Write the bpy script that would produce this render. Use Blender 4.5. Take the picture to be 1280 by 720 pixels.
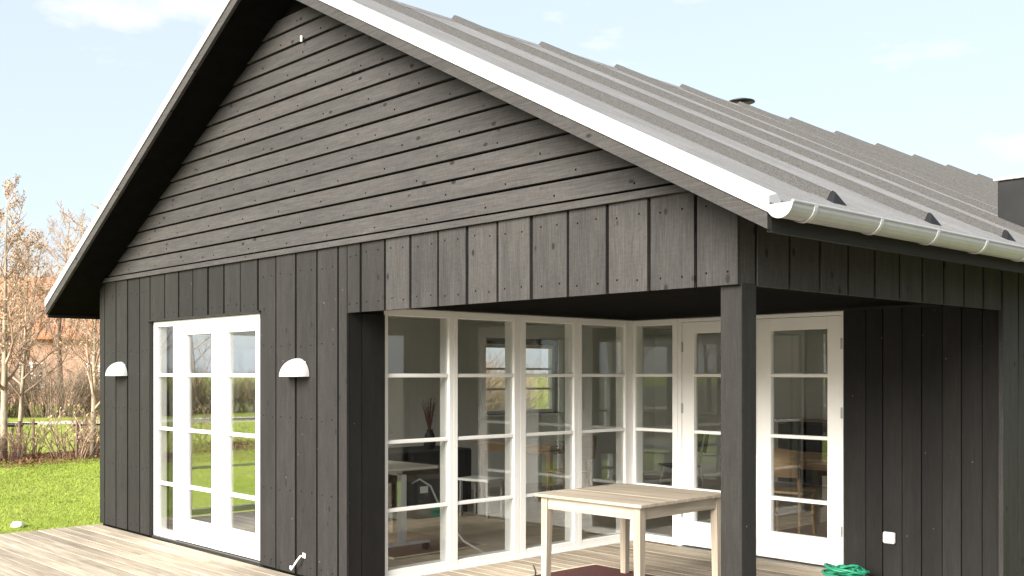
import bpy, math, random
from mathutils import Vector, Matrix
R = math.radians
for o in list(bpy.data.objects): bpy.data.objects.remove(o)
scene = bpy.context.scene
COL = scene.collection

# ------------------------------------------------------------------ camera
cam_d = bpy.data.cameras.new('camera'); cam = bpy.data.objects.new('camera', cam_d); COL.objects.link(cam)
cam.location = (3.101, -4.451, 1.6)
cam.rotation_euler = (R(90), 0, R(46.947))
cam_d.sensor_width = 36.0; cam_d.lens = 37.026; cam_d.shift_y = 0.0834
cam_d.clip_start = 0.05; cam_d.clip_end = 3000
scene.camera = cam

# ------------------------------------------------------------------ sky, sun, exposure
SUN = Vector((0.13, -0.88, 0.45)).normalized()
sun_el = math.asin(SUN.z); sun_az = math.atan2(SUN.x, SUN.y)
world = bpy.data.worlds.new('World'); scene.world = world; world.use_nodes = True
nt = world.node_tree; nt.nodes.clear()
def N(nt, typ, **kw):
    n = nt.nodes.new(typ)
    for k, v in kw.items():
        if k in n.inputs: n.inputs[k].default_value = v
        else: setattr(n, k, v)
    return n
sky = N(nt, 'ShaderNodeTexSky'); sky.sky_type = 'NISHITA'; sky.sun_disc = False
sky.sun_elevation = sun_el; sky.sun_rotation = sun_az
sky.air_density = 1.0; sky.dust_density = 2.5; sky.ozone_density = 1.0
tc = N(nt, 'ShaderNodeTexCoord')
mp = N(nt, 'ShaderNodeMapping'); mp.inputs['Scale'].default_value = (1.0, 1.0, 2.6)
mp.inputs['Location'].default_value = (3.1, 0.4, 0.2)
nt.links.new(tc.outputs['Generated'], mp.inputs['Vector'])
cn = N(nt, 'ShaderNodeTexNoise', Scale=5.2, Detail=8.0, Roughness=0.55); nt.links.new(mp.outputs[0], cn.inputs['Vector'])
cr = N(nt, 'ShaderNodeValToRGB'); nt.links.new(cn.outputs['Fac'], cr.inputs['Fac'])
cr.color_ramp.elements[0].position = 0.585; cr.color_ramp.elements[0].color = (0, 0, 0, 1)
cr.color_ramp.elements[1].position = 0.69; cr.color_ramp.elements[1].color = (0.95, 0.95, 0.95, 1)
veil = N(nt, 'ShaderNodeMixRGB'); nt.links.new(cr.outputs['Color'], veil.inputs['Fac'])
thin = N(nt, 'ShaderNodeMixRGB'); thin.inputs['Fac'].default_value = 0.72           # even veil of thin high cloud
nt.links.new(sky.outputs['Color'], thin.inputs['Color1']); thin.inputs['Color2'].default_value = (2.58, 2.82, 3.08, 1)
nt.links.new(thin.outputs['Color'], veil.inputs['Color1']); veil.inputs['Color2'].default_value = (3.3, 3.35, 3.4, 1)
bg = N(nt, 'ShaderNodeBackground'); bg.inputs['Strength'].default_value = 0.0368
nt.links.new(veil.outputs['Color'], bg.inputs['Color'])
wo = N(nt, 'ShaderNodeOutputWorld'); nt.links.new(bg.outputs[0], wo.inputs['Surface'])

sd = bpy.data.lights.new('sun', 'SUN'); sd.energy = 1.5; sd.angle = R(40); sd.color = (1.0, 0.95, 0.87)
so = bpy.data.objects.new('sun', sd); COL.objects.link(so); so.location = (-20, -20, 20)
so.rotation_euler = (-SUN).to_track_quat('-Z', 'Y').to_euler()
scene.view_settings.view_transform = 'Standard'; scene.view_settings.look = 'None'
scene.view_settings.gamma = 1.0; scene.view_settings.use_curve_mapping = False
scene.view_settings.exposure = 3.18
scene.render.engine = 'CYCLES'
try:
    scene.cycles.max_bounces = 10; scene.cycles.transparent_max_bounces = 24
    scene.cycles.diffuse_bounces = 4; scene.cycles.glossy_bounces = 4
except Exception: pass

# ------------------------------------------------------------------ materials
def newmat(name):
    m = bpy.data.materials.new(name); m.use_nodes = True
    n = m.node_tree; n.nodes.clear()
    out = N(n, 'ShaderNodeOutputMaterial'); b = N(n, 'ShaderNodeBsdfPrincipled')
    n.links.new(b.outputs[0], out.inputs['Surface'])
    return m, n, b
def coords(n, scale, rnd=True):
    t = N(n, 'ShaderNodeTexCoord'); src = t.outputs['Object']
    if rnd:
        oi = N(n, 'ShaderNodeObjectInfo')
        mu = N(n, 'ShaderNodeMath', operation='MULTIPLY'); mu.inputs[1].default_value = 87.0
        n.links.new(oi.outputs['Random'], mu.inputs[0])
        ad = N(n, 'ShaderNodeVectorMath', operation='ADD'); n.links.new(src, ad.inputs[0]); n.links.new(mu.outputs[0], ad.inputs[1])
        src = ad.outputs[0]
    m = N(n, 'ShaderNodeMapping'); m.inputs['Scale'].default_value = scale
    n.links.new(src, m.inputs['Vector']); return m.outputs[0]
def noise(n, vec, scale, detail=4, rough=0.55):
    t = N(n, 'ShaderNodeTexNoise', Scale=scale, Detail=detail, Roughness=rough); n.links.new(vec, t.inputs['Vector']); return t.outputs['Fac']
def ramp(n, fac, stops):
    r = N(n, 'ShaderNodeValToRGB'); e = r.color_ramp.elements
    while len(e) < len(stops): e.new(0.5)
    for el, (p, c) in zip(e, stops): el.position = p; el.color = (*c, 1) if len(c) == 3 else c
    n.links.new(fac, r.inputs['Fac']); return r.outputs['Color']
def mix(n, typ, fac, a, b):
    m = N(n, 'ShaderNodeMixRGB'); m.blend_type = typ
    for i, v in ((0, fac), (1, a), (2, b)):
        if hasattr(v, 'links'): n.links.new(v, m.inputs[i])
        else: m.inputs[i].default_value = v if i == 0 else ((*v, 1) if len(v) == 3 else v)
    return m.outputs[0]
def bump(n, b, h, strength, dist):
    bp = N(n, 'ShaderNodeBump'); bp.inputs['Strength'].default_value = strength; bp.inputs['Distance'].default_value = dist
    n.links.new(h, bp.inputs['Height']); n.links.new(bp.outputs[0], b.inputs['Normal'])
def random_tone(n, lo, hi):
    oi = N(n, 'ShaderNodeObjectInfo'); mr = N(n, 'ShaderNodeMapRange')
    mr.inputs['To Min'].default_value = lo; mr.inputs['To Max'].default_value = hi
    n.links.new(oi.outputs['Random'], mr.inputs['Value'])
    return mr.outputs[0]
def wood(name, axis, dark, lite, tone=(0.8, 1.2), rough=0.75, fine=70, flecks=None, knots=None, spec=0.3, blotch=0.5, bmp=0.35, saw=0.0):
    m, n, b = newmat(name)
    s = [1.0, 1.0, 1.0]; s['xyz'.index(axis)] = 0.045
    g = noise(n, coords(n, s), fine, 5, 0.6)
    s2 = [1.0, 1.0, 1.0]; s2['xyz'.index(axis)] = 0.12
    g2 = noise(n, coords(n, s2), 9, 4, 0.6)
    c = ramp(n, g, [(0.3, dark), (0.72, lite)])
    bl = ramp(n, g2, [(0.32, (1 - blotch,) * 3), (0.7, (1 + blotch * 0.6,) * 3)])
    c = mix(n, 'MULTIPLY', 1.0, c, bl)
    c = mix(n, 'MULTIPLY', 1.0, c, random_tone(n, *tone))
    if saw:
        s4 = [28.0, 28.0, 28.0]; s4['xyz'.index(axis)] = 70.0
        g3 = noise(n, coords(n, s4), 1.0, 3, 0.75)
        c = mix(n, 'MULTIPLY', 1.0, c, ramp(n, g3, [(0.28, (1 - saw,) * 3), (0.72, (1 + saw,) * 3)]))
    if knots:
        s3 = [1.0, 1.0, 1.0]; s3['xyz'.index(axis)] = 0.6
        v = N(n, 'ShaderNodeTexVoronoi', Scale=knots[0]); n.links.new(coords(n, s3), v.inputs['Vector'])
        k = ramp(n, v.outputs['Distance'], [(knots[1], (1, 1, 1)), (knots[1] * 1.6, (0, 0, 0))])
        c = mix(n, 'MIX', k, c, knots[2])
    if flecks:
        v = N(n, 'ShaderNodeTexVoronoi', Scale=flecks[0]); n.links.new(coords(n, (1, 1, 1)), v.inputs['Vector'])
        k = ramp(n, v.outputs['Distance'], [(flecks[1], (1, 1, 1)), (flecks[1] * 1.4, (0, 0, 0))])
        c = mix(n, 'MIX', k, c, flecks[2])
    n.links.new(c, b.inputs['Base Color']); b.inputs['Roughness'].default_value = rough
    b.inputs['Specular IOR Level'].default_value = spec
    bump(n, b, g, bmp, 0.004)
    return m
def plain(name, col, rough=0.5, var=0.08, scale=6, metal=0.0, spec=0.5, bmp=0.0, bscale=200):
    m, n, b = newmat(name)
    f = noise(n, coords(n, (1, 1, 1)), scale, 5, 0.6)
    c = ramp(n, f, [(0.3, tuple(x * (1 - var) for x in col)), (0.7, tuple(min(1, x * (1 + var)) for x in col))])
    n.links.new(c, b.inputs['Base Color']); b.inputs['Roughness'].default_value = rough; b.inputs['Metallic'].default_value = metal
    b.inputs['Specular IOR Level'].default_value = spec
    if bmp: bump(n, b, noise(n, coords(n, (1, 1, 1)), bscale, 3, 0.6), bmp, 0.004)
    return m
M = {}
KN = (7, 0.075, (0.007, 0.006, 0.006)); FL = (8, 0.026, (0.18, 0.17, 0.155))
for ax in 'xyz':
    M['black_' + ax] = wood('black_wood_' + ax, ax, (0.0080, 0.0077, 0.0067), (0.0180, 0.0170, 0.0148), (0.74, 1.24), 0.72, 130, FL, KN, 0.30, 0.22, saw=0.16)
    M['charcoal_' + ax] = wood('charcoal_wood_' + ax, ax, (0.0115, 0.0108, 0.0098), (0.0245, 0.0229, 0.0208), (0.82, 1.2), 0.72, 130, FL, KN, 0.30, 0.24, saw=0.16)  # lighter copy of the black wood, some of the light painted into its colour
    M['grey_' + ax] = wood('lit_black_wood_' + ax, ax, (0.0210, 0.0197, 0.0184), (0.0430, 0.0404, 0.0378), (0.78, 1.24), 0.75, 130, None, KN, 0.30, 0.24, saw=0.16)  # lightest copy of the black wood, stronger light painted into its colour
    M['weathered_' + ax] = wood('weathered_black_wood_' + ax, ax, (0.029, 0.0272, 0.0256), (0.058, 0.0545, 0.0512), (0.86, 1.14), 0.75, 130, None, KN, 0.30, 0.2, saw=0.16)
    M['deck_' + ax] = wood('deck_wood_' + ax, ax, (0.265, 0.215, 0.16), (0.43, 0.375, 0.295), (0.76, 1.15), 0.8, 55, None, (3.2, 0.05, (0.16, 0.11, 0.07)), 0.25, 0.30)
    M['table_' + ax] = wood('pale_table_wood_' + ax, ax, (0.28, 0.235, 0.18), (0.43, 0.375, 0.30), (0.95, 1.05), 0.6, 45, None, None, 0.35, 0.22, 0.12)
    M['oak_' + ax] = wood('oak_wood_' + ax, ax, (0.24, 0.14, 0.065), (0.40, 0.26, 0.13), (0.9, 1.1), 0.5, 45, None, None, 0.4, 0.2, 0.08)
    M['floor_' + ax] = wood('oak_floor_' + ax, ax, (0.34, 0.27, 0.19), (0.50, 0.41, 0.30), (0.85, 1.15), 0.35, 45, None, None, 0.4, 0.2, 0.05)
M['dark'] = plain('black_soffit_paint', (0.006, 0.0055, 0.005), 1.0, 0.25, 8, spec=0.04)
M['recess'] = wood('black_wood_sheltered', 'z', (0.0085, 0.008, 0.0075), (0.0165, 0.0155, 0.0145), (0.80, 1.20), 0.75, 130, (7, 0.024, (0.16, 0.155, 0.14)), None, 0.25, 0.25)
M['white'] = plain('white_window_paint', (0.84, 0.835, 0.81), 0.38, 0.03, 3, bmp=0.05, bscale=120)
M['flash'] = plain('white_metal_flashing', (0.46, 0.46, 0.455), 0.35, 0.04, 4)
M['gutter'] = plain('grey_white_gutter_steel', (0.31, 0.318, 0.32), 0.35, 0.07, 7)
M['bracket'] = plain('gutter_bracket_steel', (0.40, 0.405, 0.405), 0.35, 0.05, 9)
M['steel'] = plain('galvanised_steel', (0.42, 0.42, 0.41), 0.4, 0.12, 20, 0.9)
M['plaster'] = plain('interior_plaster', (0.76, 0.76, 0.75), 0.85, 0.04, 2)
M['ceil'] = plain('interior_ceiling', (0.80, 0.80, 0.79), 0.85, 0.03, 2)
M['blackplastic'] = plain('black_plastic', (0.02, 0.02, 0.02), 0.45, 0.1)
M['whiteplastic'] = plain('white_plastic', (0.78, 0.78, 0.76), 0.35, 0.02)
M['greyplastic'] = plain('grey_laminate', (0.42, 0.42, 0.40), 0.3, 0.04)
M['lamp_white'] = plain('white_enamel', (0.40, 0.40, 0.405), 0.3, 0.02)
M['red'] = plain('dark_red_mat_pile', (0.055, 0.009, 0.007), 0.95, 0.5, 60, bmp=0.6, bscale=350)
M['cream'] = plain('cream_mat_binding', (0.55, 0.49, 0.38), 0.9, 0.12, 30)
M['green'] = plain('green_hose_rubber', (0.015, 0.22, 0.12), 0.4, 0.25, 25)
M['rubber'] = plain('black_rubber', (0.02, 0.019, 0.018), 0.7, 0.2)
M['cap'] = plain('pale_metal_cap', (0.55, 0.56, 0.56), 0.4, 0.1, 12)
M['leadgrey'] = plain('dark_grey_cladding', (0.011, 0.011, 0.0115), 0.6, 0.25, 5, spec=0.2)
M['stone'] = plain('white_stone', (0.75, 0.74, 0.70), 0.8, 0.1, 12)
# roofing felt: mineral granules
m, n, b = newmat('roofing_felt')
f1 = noise(n, coords(n, (1, 1, 1), False), 260, 3, 0.8); f2 = noise(n, coords(n, (1, 1, 1), False), 1.6, 5, 0.6)
c = ramp(n, f1, [(0.32, (0.115, 0.112, 0.110)), (0.68, (0.275, 0.27, 0.266))])
c = mix(n, 'MULTIPLY', 1.0, c, ramp(n, f2, [(0.3, (0.85, 0.85, 0.85)), (0.7, (1.12, 1.12, 1.1))]))
f3 = noise(n, coords(n, (1, 1, 1), False), 70, 3, 0.7); c = mix(n, 'MULTIPLY', 1.0, c, ramp(n, f3, [(0.3, (0.78, 0.78, 0.78)), (0.7, (1.2, 1.2, 1.2))]))
f4 = noise(n, coords(n, (0.25, 5, 0.25), False), 3, 4, 0.6); c = mix(n, 'MULTIPLY', 1.0, c, ramp(n, f4, [(0.3, (0.84, 0.84, 0.84)), (0.65, (1.08, 1.08, 1.08))]))
n.links.new(c, b.inputs['Base Color']); b.inputs['Roughness'].default_value = 0.9; b.inputs['Specular IOR Level'].default_value = 0.25
bump(n, b, f1, 0.6, 0.004); M['felt'] = m
m, n, b = newmat('batten_felt')
f1 = noise(n, coords(n, (1, 1, 1), False), 170, 3, 0.8)
n.links.new(ramp(n, f1, [(0.35, (0.026, 0.0255, 0.025)), (0.66, (0.108, 0.105, 0.102))]), b.inputs['Base Color']); b.inputs['Roughness'].default_value = 0.95; b.inputs['Specular IOR Level'].default_value = 0.2
bump(n, b, f1, 0.8, 0.006); M['batten'] = m
# window glass: clear sheet with true Fresnel reflection
m = bpy.data.materials.new('window_glass'); m.use_nodes = True; n = m.node_tree; n.nodes.clear()
out = N(n, 'ShaderNodeOutputMaterial'); tr = N(n, 'ShaderNodeBsdfTransparent'); gl = N(n, 'ShaderNodeBsdfGlossy')
tr.inputs['Color'].default_value = (0.985, 0.99, 0.987, 1); gl.inputs['Roughness'].default_value = 0.0
ge = N(n, 'ShaderNodeNewGeometry'); io = N(n, 'ShaderNodeMapRange'); io.inputs['To Min'].default_value = 1.52; io.inputs['To Max'].default_value = 1 / 1.52
n.links.new(ge.outputs['Backfacing'], io.inputs['Value'])          # thin sheet: the way out reflects like the way in
fr = N(n, 'ShaderNodeFresnel'); n.links.new(io.outputs[0], fr.inputs['IOR']); ms = N(n, 'ShaderNodeMixShader')
n.links.new(fr.outputs[0], ms.inputs[0]); n.links.new(tr.outputs[0], ms.inputs[1]); n.links.new(gl.outputs[0], ms.inputs[2])
n.links.new(ms.outputs[0], out.inputs['Surface']); M['glass'] = m
# vegetation
def bark(name, a, bb, scale):
    m, n, b = newmat(name)
    f = noise(n, coords(n, (1, 1, 0.35)), scale, 5, 0.65)
    n.links.new(ramp(n, f, [(0.35, a), (0.62, bb)]), b.inputs['Base Color']); b.inputs['Roughness'].default_value = 0.9
    bump(n, b, f, 0.5, 0.01); return m
M['birch'] = bark('birch_bark', (0.17, 0.12, 0.08), (0.46, 0.38, 0.28), 9)
M['bark'] = bark('brown_bark', (0.12, 0.085, 0.06), (0.31, 0.23, 0.165), 12)
M['twig'] = bark('twig_bark', (0.22, 0.14, 0.10), (0.46, 0.33, 0.24), 5)
M['bud'] = plain('golden_buds', (0.42, 0.30, 0.17), 0.8, 0.35, 3)
M['litter'] = plain('dry_leaves', (0.20, 0.10, 0.045), 0.9, 0.5, 3)
M['stake'] = wood('stake_wood', 'z', (0.16, 0.11, 0.07), (0.30, 0.22, 0.15), (0.8, 1.2))
M['tile'] = plain('orange_roof_tile', (0.40, 0.175, 0.09), 0.85, 0.25, 1.2)
M['brick'] = plain('pink_brick_wall', (0.42, 0.25, 0.18), 0.9, 0.18, 1.5)
def groundmat(name, a, bb, c3, s1, s2):
    m, n, b = newmat(name)
    v = coords(n, (1, 1, 1), False)
    f = noise(n, v, s1, 6, 0.65); f2 = noise(n, v, s2, 5, 0.6)
    c = ramp(n, f, [(0.3, a), (0.7, bb)]); c = mix(n, 'MIX', ramp(n, f2, [(0.45, (0, 0, 0)), (0.75, (0.7, 0.7, 0.7))]), c, c3)
    n.links.new(c, b.inputs['Base Color']); b.inputs['Roughness'].default_value = 0.95; b.inputs['Specular IOR Level'].default_value = 0.1
    bump(n, b, f, 0.8, 0.03); return m
M['lawn'] = groundmat('lawn_ground', (0.165, 0.22, 0.030), (0.26, 0.31, 0.052), (0.31, 0.31, 0.09), 3.0, 0.35)
M['path'] = groundmat('pale_gravel', (0.42, 0.38, 0.33), (0.56, 0.52, 0.46), (0.5, 0.46, 0.4), 12, 0.5)
M['soil'] = groundmat('leafy_soil', (0.10, 0.055, 0.028), (0.23, 0.13, 0.06), (0.16, 0.12, 0.05), 6, 0.8)
M['blade'] = plain('grass_blade', (0.22, 0.28, 0.042), 0.7, 0.3, 1.3, spec=0.2)

# ------------------------------------------------------------------ mesh helpers
class MB:
    def __init__(s): s.v = []; s.f = []; s.mi = []; s.cur = 0
    def quadbox(s, c8):
        k = len(s.v); s.v += [tuple(p) for p in c8]
        for q in ((0, 3, 2, 1), (4, 5, 6, 7), (0, 1, 5, 4), (1, 2, 6, 5), (2, 3, 7, 6), (3, 0, 4, 7)):
            s.f.append(tuple(k + i for i in q)); s.mi.append(s.cur)
        return s
    def box(s, x0, x1, y0, y1, z0, z1):
        x0, x1 = sorted((x0, x1)); y0, y1 = sorted((y0, y1)); z0, z1 = sorted((z0, z1))
        return s.quadbox([(x0, y0, z0), (x1, y0, z0), (x1, y1, z0), (x0, y1, z0), (x0, y0, z1), (x1, y0, z1), (x1, y1, z1), (x0, y1, z1)])
    def cbox(s, x0, x1, y0, y1, z0, z1, c):
        """box with chamfered edges"""
        x0, x1 = sorted((x0, x1)); y0, y1 = sorted((y0, y1)); z0, z1 = sorted((z0, z1))
        k = len(s.v); lo = (x0, y0, z0); hi = (x1, y1, z1); idx = {}
        for ax in range(3):
            for sg in (0, 1):
                for i in (0, 1):
                    for j in (0, 1):
                        a1, a2 = [a for a in range(3) if a != ax]
                        p = [0, 0, 0]; p[ax] = hi[ax] if sg else lo[ax]
                        p[a1] = hi[a1] - c if i else lo[a1] + c; p[a2] = hi[a2] - c if j else lo[a2] + c
                        idx[(ax, sg, i, j)] = len(s.v); s.v.append(tuple(p))
        def fc(*q): s.f.append(q); s.mi.append(s.cur)
        ctr = Vector(((x0 + x1) / 2, (y0 + y1) / 2, (z0 + z1) / 2))
        def oriented(q):
            P = [Vector(s.v[i]) for i in q]; nn = (P[1] - P[0]).cross(P[2] - P[0])
            mid = sum(P, Vector()) / len(P) - ctr
            return q if nn.dot(mid) > 0 else tuple(reversed(q))
        for ax in range(3):
            for sg in (0, 1): fc(*oriented((idx[(ax, sg, 0, 0)], idx[(ax, sg, 1, 0)], idx[(ax, sg, 1, 1)], idx[(ax, sg, 0, 1)])))
        def vid(ax, signs):
            a1, a2 = [a for a in range(3) if a != ax]; return idx[(ax, signs[ax], signs[a1], signs[a2])]
        for a in range(3):
            b1, b2 = [q for q in range(3) if q != a]
            for s1 in (0, 1):
                for s2 in (0, 1):
                    q = []
                    for (ax, sa) in ((b1, 0), (b1, 1), (b2, 1), (b2, 0)):
                        sg = [0, 0, 0]; sg[b1] = s1; sg[b2] = s2; sg[a] = sa; q.append(vid(ax, sg))
                    fc(*oriented(tuple(q)))
        for i in (0, 1):
            for j in (0, 1):
                for l in (0, 1): fc(*oriented(tuple(vid(ax, (i, j, l)) for ax in range(3))))
        return s
    def prism(s, poly, axis, a0, a1):
        """extrude a 2D polygon along an axis; poly is in the two other axes in xyz order"""
        k = len(s.v); m = len(poly); ax = 'xyz'.index(axis)
        for a in (a0, a1):
            for p in poly:
                q = list(p); q.insert(ax, a); s.v.append(tuple(q))
        s.f.append(tuple(reversed(range(k, k + m)))); s.f.append(tuple(range(k + m, k + 2 * m))); s.mi += [s.cur] * 2
        for i in range(m):
            j = (i + 1) % m; s.f.append((k + i, k + j, k + m + j, k + m + i)); s.mi.append(s.cur)
        return s
    def tube(s, pts, rad, n=6, cap=True):
        pts = [Vector(p) for p in pts]; k0 = len(s.v); m = len(pts)
        if not hasattr(rad, '__len__'): rad = [rad] * m
        up = None
        for i, p in enumerate(pts):
            d = (pts[min(i + 1, m - 1)] - pts[max(i - 1, 0)])
            d = d.normalized() if d.length > 1e-9 else Vector((0, 0, 1))
            if up is None: up = d.orthogonal().normalized()
            else:
                up = up - d * up.dot(d); up = up.normalized() if up.length > 1e-6 else d.orthogonal().normalized()
            w = d.cross(up)
            for j in range(n):
                a = 2 * math.pi * j / n; s.v.append(tuple(p + (up * math.cos(a) + w * math.sin(a)) * rad[i]))
        for i in range(m - 1):
            for j in range(n):
                a = k0 + i * n + j; b = k0 + i * n + (j + 1) % n
                s.f.append((a, b, b + n, a + n)); s.mi.append(s.cur)
        if cap:
            s.f.append(tuple(reversed(range(k0, k0 + n)))); s.f.append(tuple(range(k0 + (m - 1) * n, k0 + m * n))); s.mi += [s.cur] * 2
        return s
    def lathe(s, prof, c=(0, 0, 0), n=20):
        k = len(s.v); m = len(prof)
        for r, z in prof:
            for j in range(n):
                a = 2 * math.pi * j / n; s.v.append((c[0] + r * math.cos(a), c[1] + r * math.sin(a), c[2] + z))
        for i in range(m - 1):
            for j in range(n):
                a = k + i * n + j; b = k + i * n + (j + 1) % n; s.f.append((a, b, b + n, a + n)); s.mi.append(s.cur)
        return s
    def build(s, name, mat, parent=None, origin=None, smooth=False):
        if origin is None:
            lo = [min(v[i] for v in s.v) for i in range(3)]; hi = [max(v[i] for v in s.v) for i in range(3)]
            origin = tuple((lo[i] + hi[i]) / 2 for i in range(3))
        me = bpy.data.meshes.new(name)
        me.from_pydata([(v[0] - origin[0], v[1] - origin[1], v[2] - origin[2]) for v in s.v], [], s.f)
        for mm in (mat if isinstance(mat, (list, tuple)) else [mat]): me.materials.append(mm)
        if isinstance(mat, (list, tuple)):
            for pl, i in zip(me.polygons, s.mi): pl.material_index = i
        if smooth:
            for pl in me.polygons: pl.use_smooth = True
        me.update()
        o = bpy.data.objects.new(name, me); COL.objects.link(o); o.location = origin
        if parent is not None: o.parent = parent
        return o
ZERO = (0, 0, 0)
def tag(o, label=None, cat=None, group=None, kind=None):
    if label: o['label'] = label
    if cat: o['category'] = cat
    if group: o['group'] = group
    if kind: o['kind'] = kind
    return o
def empty(name, loc=ZERO, rz=0, **kw):
    o = bpy.data.objects.new(name, None); COL.objects.link(o); o.location = loc; o.rotation_euler = (0, 0, rz)
    o.empty_display_size = 0.1
    return tag(o, **kw)
def copy_tree(o, parent=None):
    c = o.copy(); COL.objects.link(c)
    if parent is not None: c.parent = parent
    for ch in list(o.children): copy_tree(ch, c)
    return c
rng = random.Random(7)

# ------------------------------------------------------------------ ground
GZ = -0.15
g = MB(); g.v = [(-600, -600, GZ), (600, -600, GZ), (600, 600, GZ), (-600, 600, GZ)]; g.f = [(0, 1, 2, 3)]; g.mi = [0]
tag(g.build('lawn', M['lawn'], None, ZERO), kind='structure')
def strip(name, pts, wid, z, mat):
    m = MB()
    for i, (x, y) in enumerate(pts):
        a = pts[max(i - 1, 0)]; b = pts[min(i + 1, len(pts) - 1)]
        d = Vector((b[0] - a[0], b[1] - a[1])).normalized(); nn = Vector((-d.y, d.x)); w = wid[i] / 2
        m.v += [(x - nn.x * w, y - nn.y * w, z), (x + nn.x * w, y + nn.y * w, z)]
    for i in range(len(pts) - 1): m.f.append((2 * i, 2 * i + 2, 2 * i + 3, 2 * i + 1)); m.mi.append(0)
    o = m.build(name, mat, None, ZERO); tag(o, kind='structure'); return o
strip('path', [(-24, -60), (-31, -30), (-34.6, -8), (-35.6, 6), (-34.6, 14), (-30, 30), (-24, 60)], [2.4] * 7, GZ + 0.004, M['path'])
def sheet(name, x0, x1, y0, y1, z, mat):
    m = MB(); m.v = [(x0, y0, z), (x1, y0, z), (x1, y1, z), (x0, y1, z)]; m.f = [(0, 1, 2, 3)]; m.mi = [0]; return tag(m.build(name, mat, None, ZERO), kind='structure')
M['field'] = groundmat('dull_field', (0.09, 0.085, 0.065), (0.17, 0.16, 0.12), (0.14, 0.145, 0.09), 1.2, 0.15)
sheet('field', -7, 600, -600, -5.4, GZ + 0.003, M['field']); sheet('field', -90, -7, -600, -15, GZ + 0.003, M['field']); sheet('field', 4.2, 600, -5.4, 600, GZ + 0.003, M['field'])
BED = [(-13.5, -22), (-15.6, -14), (-17.4, -7), (-18.6, 0), (-19.3, 3), (-19.9, 6), (-20.4, 12), (-20, 24)]
strip('planting_bed', BED, [2.6, 2.4, 2.6, 2.8, 2.9, 2.7, 2.6, 2.6], GZ + 0.006, M['soil'])

# ------------------------------------------------------------------ deck
jo = MB()
for i in range(28):
    y = -6.3 + i * 0.35
    if y < 3.2: jo.box(-8.0, 3.4, y, y + 0.045, -0.145, -0.03)
deck = jo.build('deck', M['deck_x'], None, ZERO); tag(deck, kind='structure')
pitch = 0.1275; y = 3.292; k = 0
while y > -5.2:
    x0, x1 = (-3.5, 3.5) if y > 0.02 else (-8.07, 3.5)
    cuts = []
    if y <= 0.02:
        cuts = [(-8.07 + [3.9, 2.1, 4.6, 3.0][k % 4] + rng.uniform(-0.3, 0.3))]
        cuts.append(cuts[0] + 4.2)
    elif k % 3 == 0: cuts = [rng.uniform(-0.5, 1.2)]
    xs = [x0] + [c for c in cuts if x0 + 0.5 < c < x1 - 0.5] + [x1]
    for a, b in zip(xs[:-1], xs[1:]):
        dz = rng.uniform(-0.0015, 0.0015); w = pitch - 0.009
        e = rng.uniform(0, 0.012) if a < -8 else 0.002
        p = MB().cbox(a + e, b - 0.002, y - w, y, -0.028 + dz, 0 + dz, 0.0025)
        p.build('plank', M['deck_x'], deck)
    y -= pitch; k += 1
# edge board of the deck along the lawn
MB().cbox(-8.098, -8.073, -5.2, -0.002, -0.14, -0.008, 0.002).build('edge_board', M['deck_y'], deck)

# ------------------------------------------------------------------ the house
house = empty('wooden_house', (0, 0, 0), label='black timber house with pitched felt roof and white windows', cat='house')
XR = -4.17; S1 = 0.518; S2 = 0.549; E1 = 0.45; E2 = -8.60; ZE = 2.375; YF = -0.40; YBK = 14.4
ZRG = ZE + (E1 - XR) * S1
ZE2 = ZRG - (XR - E2) * S2
def rz(x): return ZE + (E1 - x) * S1 if x >= XR else ZRG - (XR - x) * S2      # top of roof
XL = -8.09; XA = -3.50; YB = 3.30; ZB = 2.05; ZT = 2.555
DX0, DX1, DZ = -6.856, -4.728, 2.11                                           # gable door opening
BK = 0.024                                                                     # board thickness
def boards(parent, mat, fn, edges, gap, jit=0.003):
    """fn(a0,a1,d) -> MB for one board spanning a0..a1 standing d proud"""
    for a0, a1 in edges:
        m = fn(a0 + gap / 2 + rng.uniform(-jit, jit) * 0.6, a1 - gap / 2 + rng.uniform(-jit, jit) * 0.6, rng.uniform(-0.0025, 0.0025))
        zs = [v[2] for v in m.v]; xs_ = [v[0] for v in m.v]; yf = min(v[1] for v in m.v); m.cur = 1
        z_ = min(zs) + 0.07
        while z_ < max(zs) - 0.04:                             # nail heads
            for t in (0.24, 0.76):
                if max(xs_) - min(xs_) < 0.15 and t > 0.5: continue
                nx = min(xs_) + (max(xs_) - min(xs_)) * t + rng.uniform(-0.012, 0.012); nz = z_ + rng.uniform(-0.012, 0.012)
                m.box(nx - 0.005, nx + 0.005, yf - 0.0015, yf + 0.003, nz - 0.005, nz + 0.005)
            z_ += 0.355 if max(zs) - min(zs) < 0.8 else 0.58
        m.build('wall_board', [mat, M['dark']], parent)
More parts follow.
